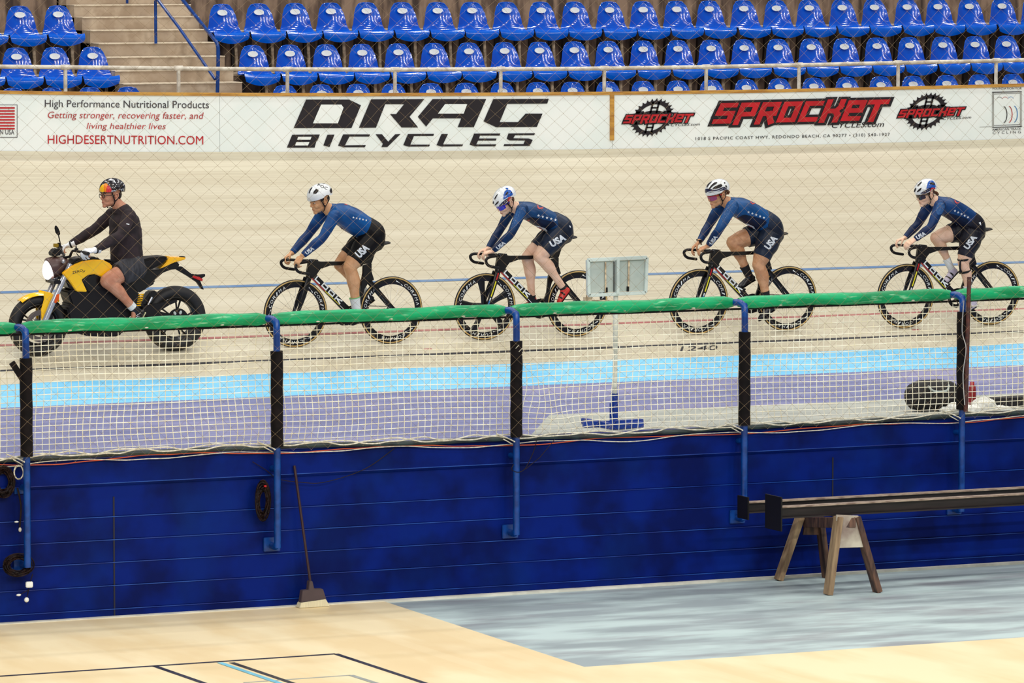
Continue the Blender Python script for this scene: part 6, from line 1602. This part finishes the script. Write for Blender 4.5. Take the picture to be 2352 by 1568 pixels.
# ---- the motorcycle rider
def ruffle(me, amp, f):
    nn = [v.normal.copy() for v in me.vertices]; cc = [v.co.copy() for v in me.vertices]
    out = []
    for n, c in zip(nn, cc): out += list(c+n*amp*mnoise.noise(Vector((c.x*f[0], c.y*f[1], c.z*f[2]))))
    me.vertices.foreach_set('co', out); me.update()
def rider0():
    fr = F0; s = 1.0; R = rotH(math.radians(2), math.radians(10)); hc = fr(868, 228, 0)
    sh_n, sh_f = fr(1010, 395, -.19), fr(880, 385, .19); el_n, el_f = fr(950, 540, -.27), fr(745, 500, .27); wr_n, wr_f = fr(748, 662, -.33), fr(555, 618, .33)
    hip_n, hip_f = fr(1060, 790, -.11), fr(1030, 780, .11); kn_n, kn_f = fr(835, 905, -.20), fr(780, 880, .20); an_n, an_f = fr(1045, 1115, -.20), fr(1000, 1100, .20)
    mb = MB(); head(mb, hc, R, s, 1.05)
    n0 = hc+R @ Vector((.028, 0, -.055)); n1 = fr(945, 335, 0)
    limb(mb, [n0, n0.lerp(n1, .5), n1], [(.056, .060), (.056, .060), (.072, .070)])
    tor = [(965, 372, .14, .095), (972, 430, .178, .145), (984, 530, .172, .158), (988, 640, .168, .156), (995, 740, .172, .155)]
    limb(mb, [fr(x, y, 0) for x, y, a, b in tor], [(a*.9, b*.9) for x, y, a, b in tor])
    def arm(q, a, b, c, k, e=1.0, cap='round'):
        w = b.lerp(c, e); q.tube([a, a.lerp(b, .5), b, b.lerp(w, .4), w], [((.062 if k > 1 else .048)*k,)*2, (.054*k, .056*k), (.048*k, .050*k), (.045*k, .046*k), (.034*k, .034*k)], 16, side=(0, 1, 0), smooth=5, cap=cap)
    arm(mb, sh_n, el_n, wr_n, .85); arm(mb, sh_f, el_f, wr_f, .85)
    hand(mb, wr_n, fr(655, 672, -.37)-wr_n, (-.2, -.4, 1), (-.2, 1, 0), .9, .98); hand(mb, wr_f, fr(490, 640, .37)-wr_f, (-.2, .4, 1), (-.2, -1, 0), .9, .98)
    for hip, kn, an in ((hip_n, kn_n, an_n), (hip_f, kn_f, an_f)):
        mb.tube([hip.lerp(kn, .15), hip.lerp(kn, .4), hip.lerp(kn, .8), kn], [(.07, .07), (.088, .092), (.076, .082), (.064, .070)], 18, side=(0, 1, 0), smooth=5, cap='round')
        d = (an-kn).normalized(); bk = (Vector((1, 0, .6))-d*Vector((1, 0, .6)).dot(d)).normalized()
        mb.tube([kn, kn.lerp(an, .15)+bk*.008, kn.lerp(an, .38)+bk*.014, kn.lerp(an, .72)+bk*.004, an], [(.062, .068), (.060, .066), (.058, .062), (.040, .044), (.034, .037)], 16, side=(0, 1, 0), smooth=5, cap='round')
        mb.tube([an, an+Vector((.005, 0, -.05)), an+Vector((-.01, 0, -.12))], [(.03, .034), (.028, .026), (.026, .02)], 12, side=(0, 1, 0), smooth=4, cap='round')
    me = remesh(mb, 'person', .0055, 3); body = bpy.data.objects.new('person', me); COL.objects.link(body); me.materials.append(M['skin0'])
    tag(body, 'man in black sweater, dark shorts and black helmet riding the yellow motorcycle', 'person')
    mb = MB(); limb(mb, [fr(x, y, 0) for x, y, a, b in tor], [(a, b) for x, y, a, b in tor], n=20)
    arm(mb, sh_n, el_n, wr_n, 1.1, .95, 'flat'); arm(mb, sh_f, el_f, wr_f, 1.1, .95, 'flat'); mb.ell(sh_n, (.074, .055, .07)); mb.ell(sh_f, (.074, .055, .07))
    mb.tube([n0.lerp(n1, .78), n1+Vector((0, 0, -.02))], [(.070, .070), (.10, .09)], 16, side=(0, 1, 0))
    jm = remesh(mb, 'sweater', .006, 4)
    rn = random.Random(5)
    ruffle(jm, .0045, (16, 10, 26))
    j = bpy.data.objects.new('sweater', jm); COL.objects.link(j); jm.materials.append(M['sweater']); j.parent = body
    bj = bvh_of([jm]); dpoly(F0, bj, [(990, 453), (1014, 458), (1011, 465), (988, 460)], 'sleeve_mark', M['whiteprint'], j)
    mb = MB(); mb.tube([fr(x, y, 0) for x, y in ((995, 725), (1030, 770), (1060, 800))], [(.165, .128), (.18, .13), (.17, .11)], 20, side=(0, 1, 0), smooth=5, cap='round')
    for hip, kn in ((hip_n, kn_n), (hip_f, kn_f)):
        h = hip.lerp(kn, .58); mb.tube([hip+Vector((.04, 0, 0)), hip.lerp(kn, .3), h], [(.112, .12), (.108, .122), (.104, .120)], 18, side=(0, 1, 0), smooth=5, cap='flat')
    sm2 = remesh(mb, 'shorts', .006, 3)
    ruffle(sm2, .005, (22, 8, 12))
    o = bpy.data.objects.new('shorts', sm2); COL.objects.link(o); sm2.materials.append(M['cargo']); o.parent = body
    # gloves
    for nm, wr, tg, bk, th in (('n', wr_n, fr(655, 672, -.37), (-.2, -.4, 1), (-.2, 1, 0)), ('f', wr_f, fr(490, 640, .37), (-.2, .4, 1), (-.2, -1, 0))):
        q = MB(); hand(q, wr, tg-wr, bk, th, .9, 1.22); q.tube([wr+(wr-tg).normalized()*.045, wr+(tg-wr).normalized()*.02], [(.040, .036), (.036, .030)], 14, side=(0, 1, 0))
        gm = remesh(q, 'glove', .0052, 2); g = bpy.data.objects.new('glove', gm); COL.objects.link(g); gm.materials.append(M['glove']); g.parent = body
        q = MB(); d = (tg-wr).normalized(); q.tube([wr+d*-.01, wr+d*.006], [(.041, .036)]*2, 14, side=(0, 1, 0)); q.build('glove_strap', M['matte'], g)
    for an, kn in ((an_n, kn_n), (an_f, kn_f)):
        q = MB(); q.tube([an, an.lerp(kn, .12)], [(.039, .042), (.040, .044)], 14, side=(0, 1, 0)); q.build('sock', M['sockwhite'], body)
        sh = shoe(body, fr, an, fr(1142, 1150, an.y), fr(1072, 1262, an.y), M['shoeblack'], M['cream'], 'shoe')
        q = MB()
        for k in range(3):
            c = an+Vector((.035-.018*k, -.0, -.06-.028*k)); q.bar(c+Vector((-.022, -.044, -.012)), c+Vector((.02, -.046, .014)), .004, .007, up=(0, 1, 0))
        q.build('shoe_stripe', M['whiteprint'], sh)
    hm = helmet_mesh(fr, hc, R, 1.0, .132, .100, .112); hl = link('helmet', hm, M['helmblack'], body, True, angle=50)
    straps(hl, hc, R, 1.0, M['matte']); eyes(body, hc, R); ears(body, hc, R, 1.0, M['skin0']); glasses(body, hc, R, 1.0, M['lensdark'], M['matte'], round_=True)
    hb = MB(); hb.ell(hc+R @ Vector((.060, 0, .002)), (.050, .068, .062), R, 16); hb.build('hair', M['hairdark'], body)
    r = dict(fr=fr, bh=bvh_of([hm]), helmet=hl)
    Z = (210, 400, 13.07)
    hdecal(r, Z, [[(250, 520), (250, 430), (300, 340), (370, 290), (380, 400), (380, 540), (330, 540)]], 'yellow_patch', mat('helmet_yellow', (250, 190, 20), .3))
    hdecal(r, Z, [[(370, 290), (450, 270), (500, 320), (500, 420), (470, 540), (380, 540), (380, 400)]], 'orange_patch', mat('helmet_orange', (240, 110, 20), .3, c2=(250, 150, 30), nscale=60))
    hdecal(r, Z, [[(490, 320), (560, 380), (610, 470), (580, 545), (450, 545), (440, 440)]], 'red_patch', mat('helmet_red', (190, 20, 40), .3, c2=(230, 60, 60), nscale=60), .003)
    fr_ = F0; c = lambda x, y: ((Z[0]+x/Z[2])*fr_.k, (Z[1]+y/Z[2]-380)*fr_.k)
    o_ = c(610, 560); e_ = c(960, 490); dtext(fr_, r['bh'], 'EKOI', o_, (e_[0]-o_[0], e_[1]-o_[1]), up_of(o_, e_, 18), 'lettering', M['whiteprint'], hl, .01, .003)
    hdecal(r, Z, [[(490, 190), (560, 150), (680, 170), (660, 195)], [(660, 190), (690, 185), (730, 265), (705, 275)], [(895, 240), (915, 232), (925, 250), (905, 258)], [(945, 330), (975, 290), (985, 300), (960, 345)],
                  [(710, 365), (725, 360), (728, 375), (712, 380)], [(815, 370), (830, 366), (832, 382), (817, 386)], [(690, 405), (702, 402), (704, 414), (692, 416)]], 'white_fleck', M['whiteprint'])
    body.matrix_world = fr.M
rider0()

# ================================================================== LIGHT
w = bpy.data.worlds.new('world'); SC.world = w; w.use_nodes = True
bg = w.node_tree.nodes['Background']; bg.inputs[0].default_value = (.93, .97, 1.0, 1); bg.inputs[1].default_value = .14
def area(x, y, z, sx, sy, e, name='arena_and_fill_lamp', col=(1, .97, .92)):
    l = bpy.data.lights.new(name, 'AREA'); l.shape = 'RECTANGLE'; l.size = sx; l.size_y = sy; l.energy = e; l.color = col
    o = bpy.data.objects.new(name, l); COL.objects.link(o); o.location = (x, y, z); return o
for x in (-14, -7, 0, 7, 14):
    for y in (-16, -8, -1, 5, 11):
        area(x, y, 13.5, 1.2, .6, 195)
for x in (-24, -16, -8, 0, 8):
    for y in (-34, -26):
        area(x, y, 12.5, 1.2, .6, 900)  # unseen fill bank added on the camera side to brighten upright surfaces
SC.view_settings.view_transform = 'Standard'; SC.view_settings.look = 'None'; SC.view_settings.gamma = 1
SC.view_settings.use_curve_mapping = False; SC.view_settings.exposure = 0.32
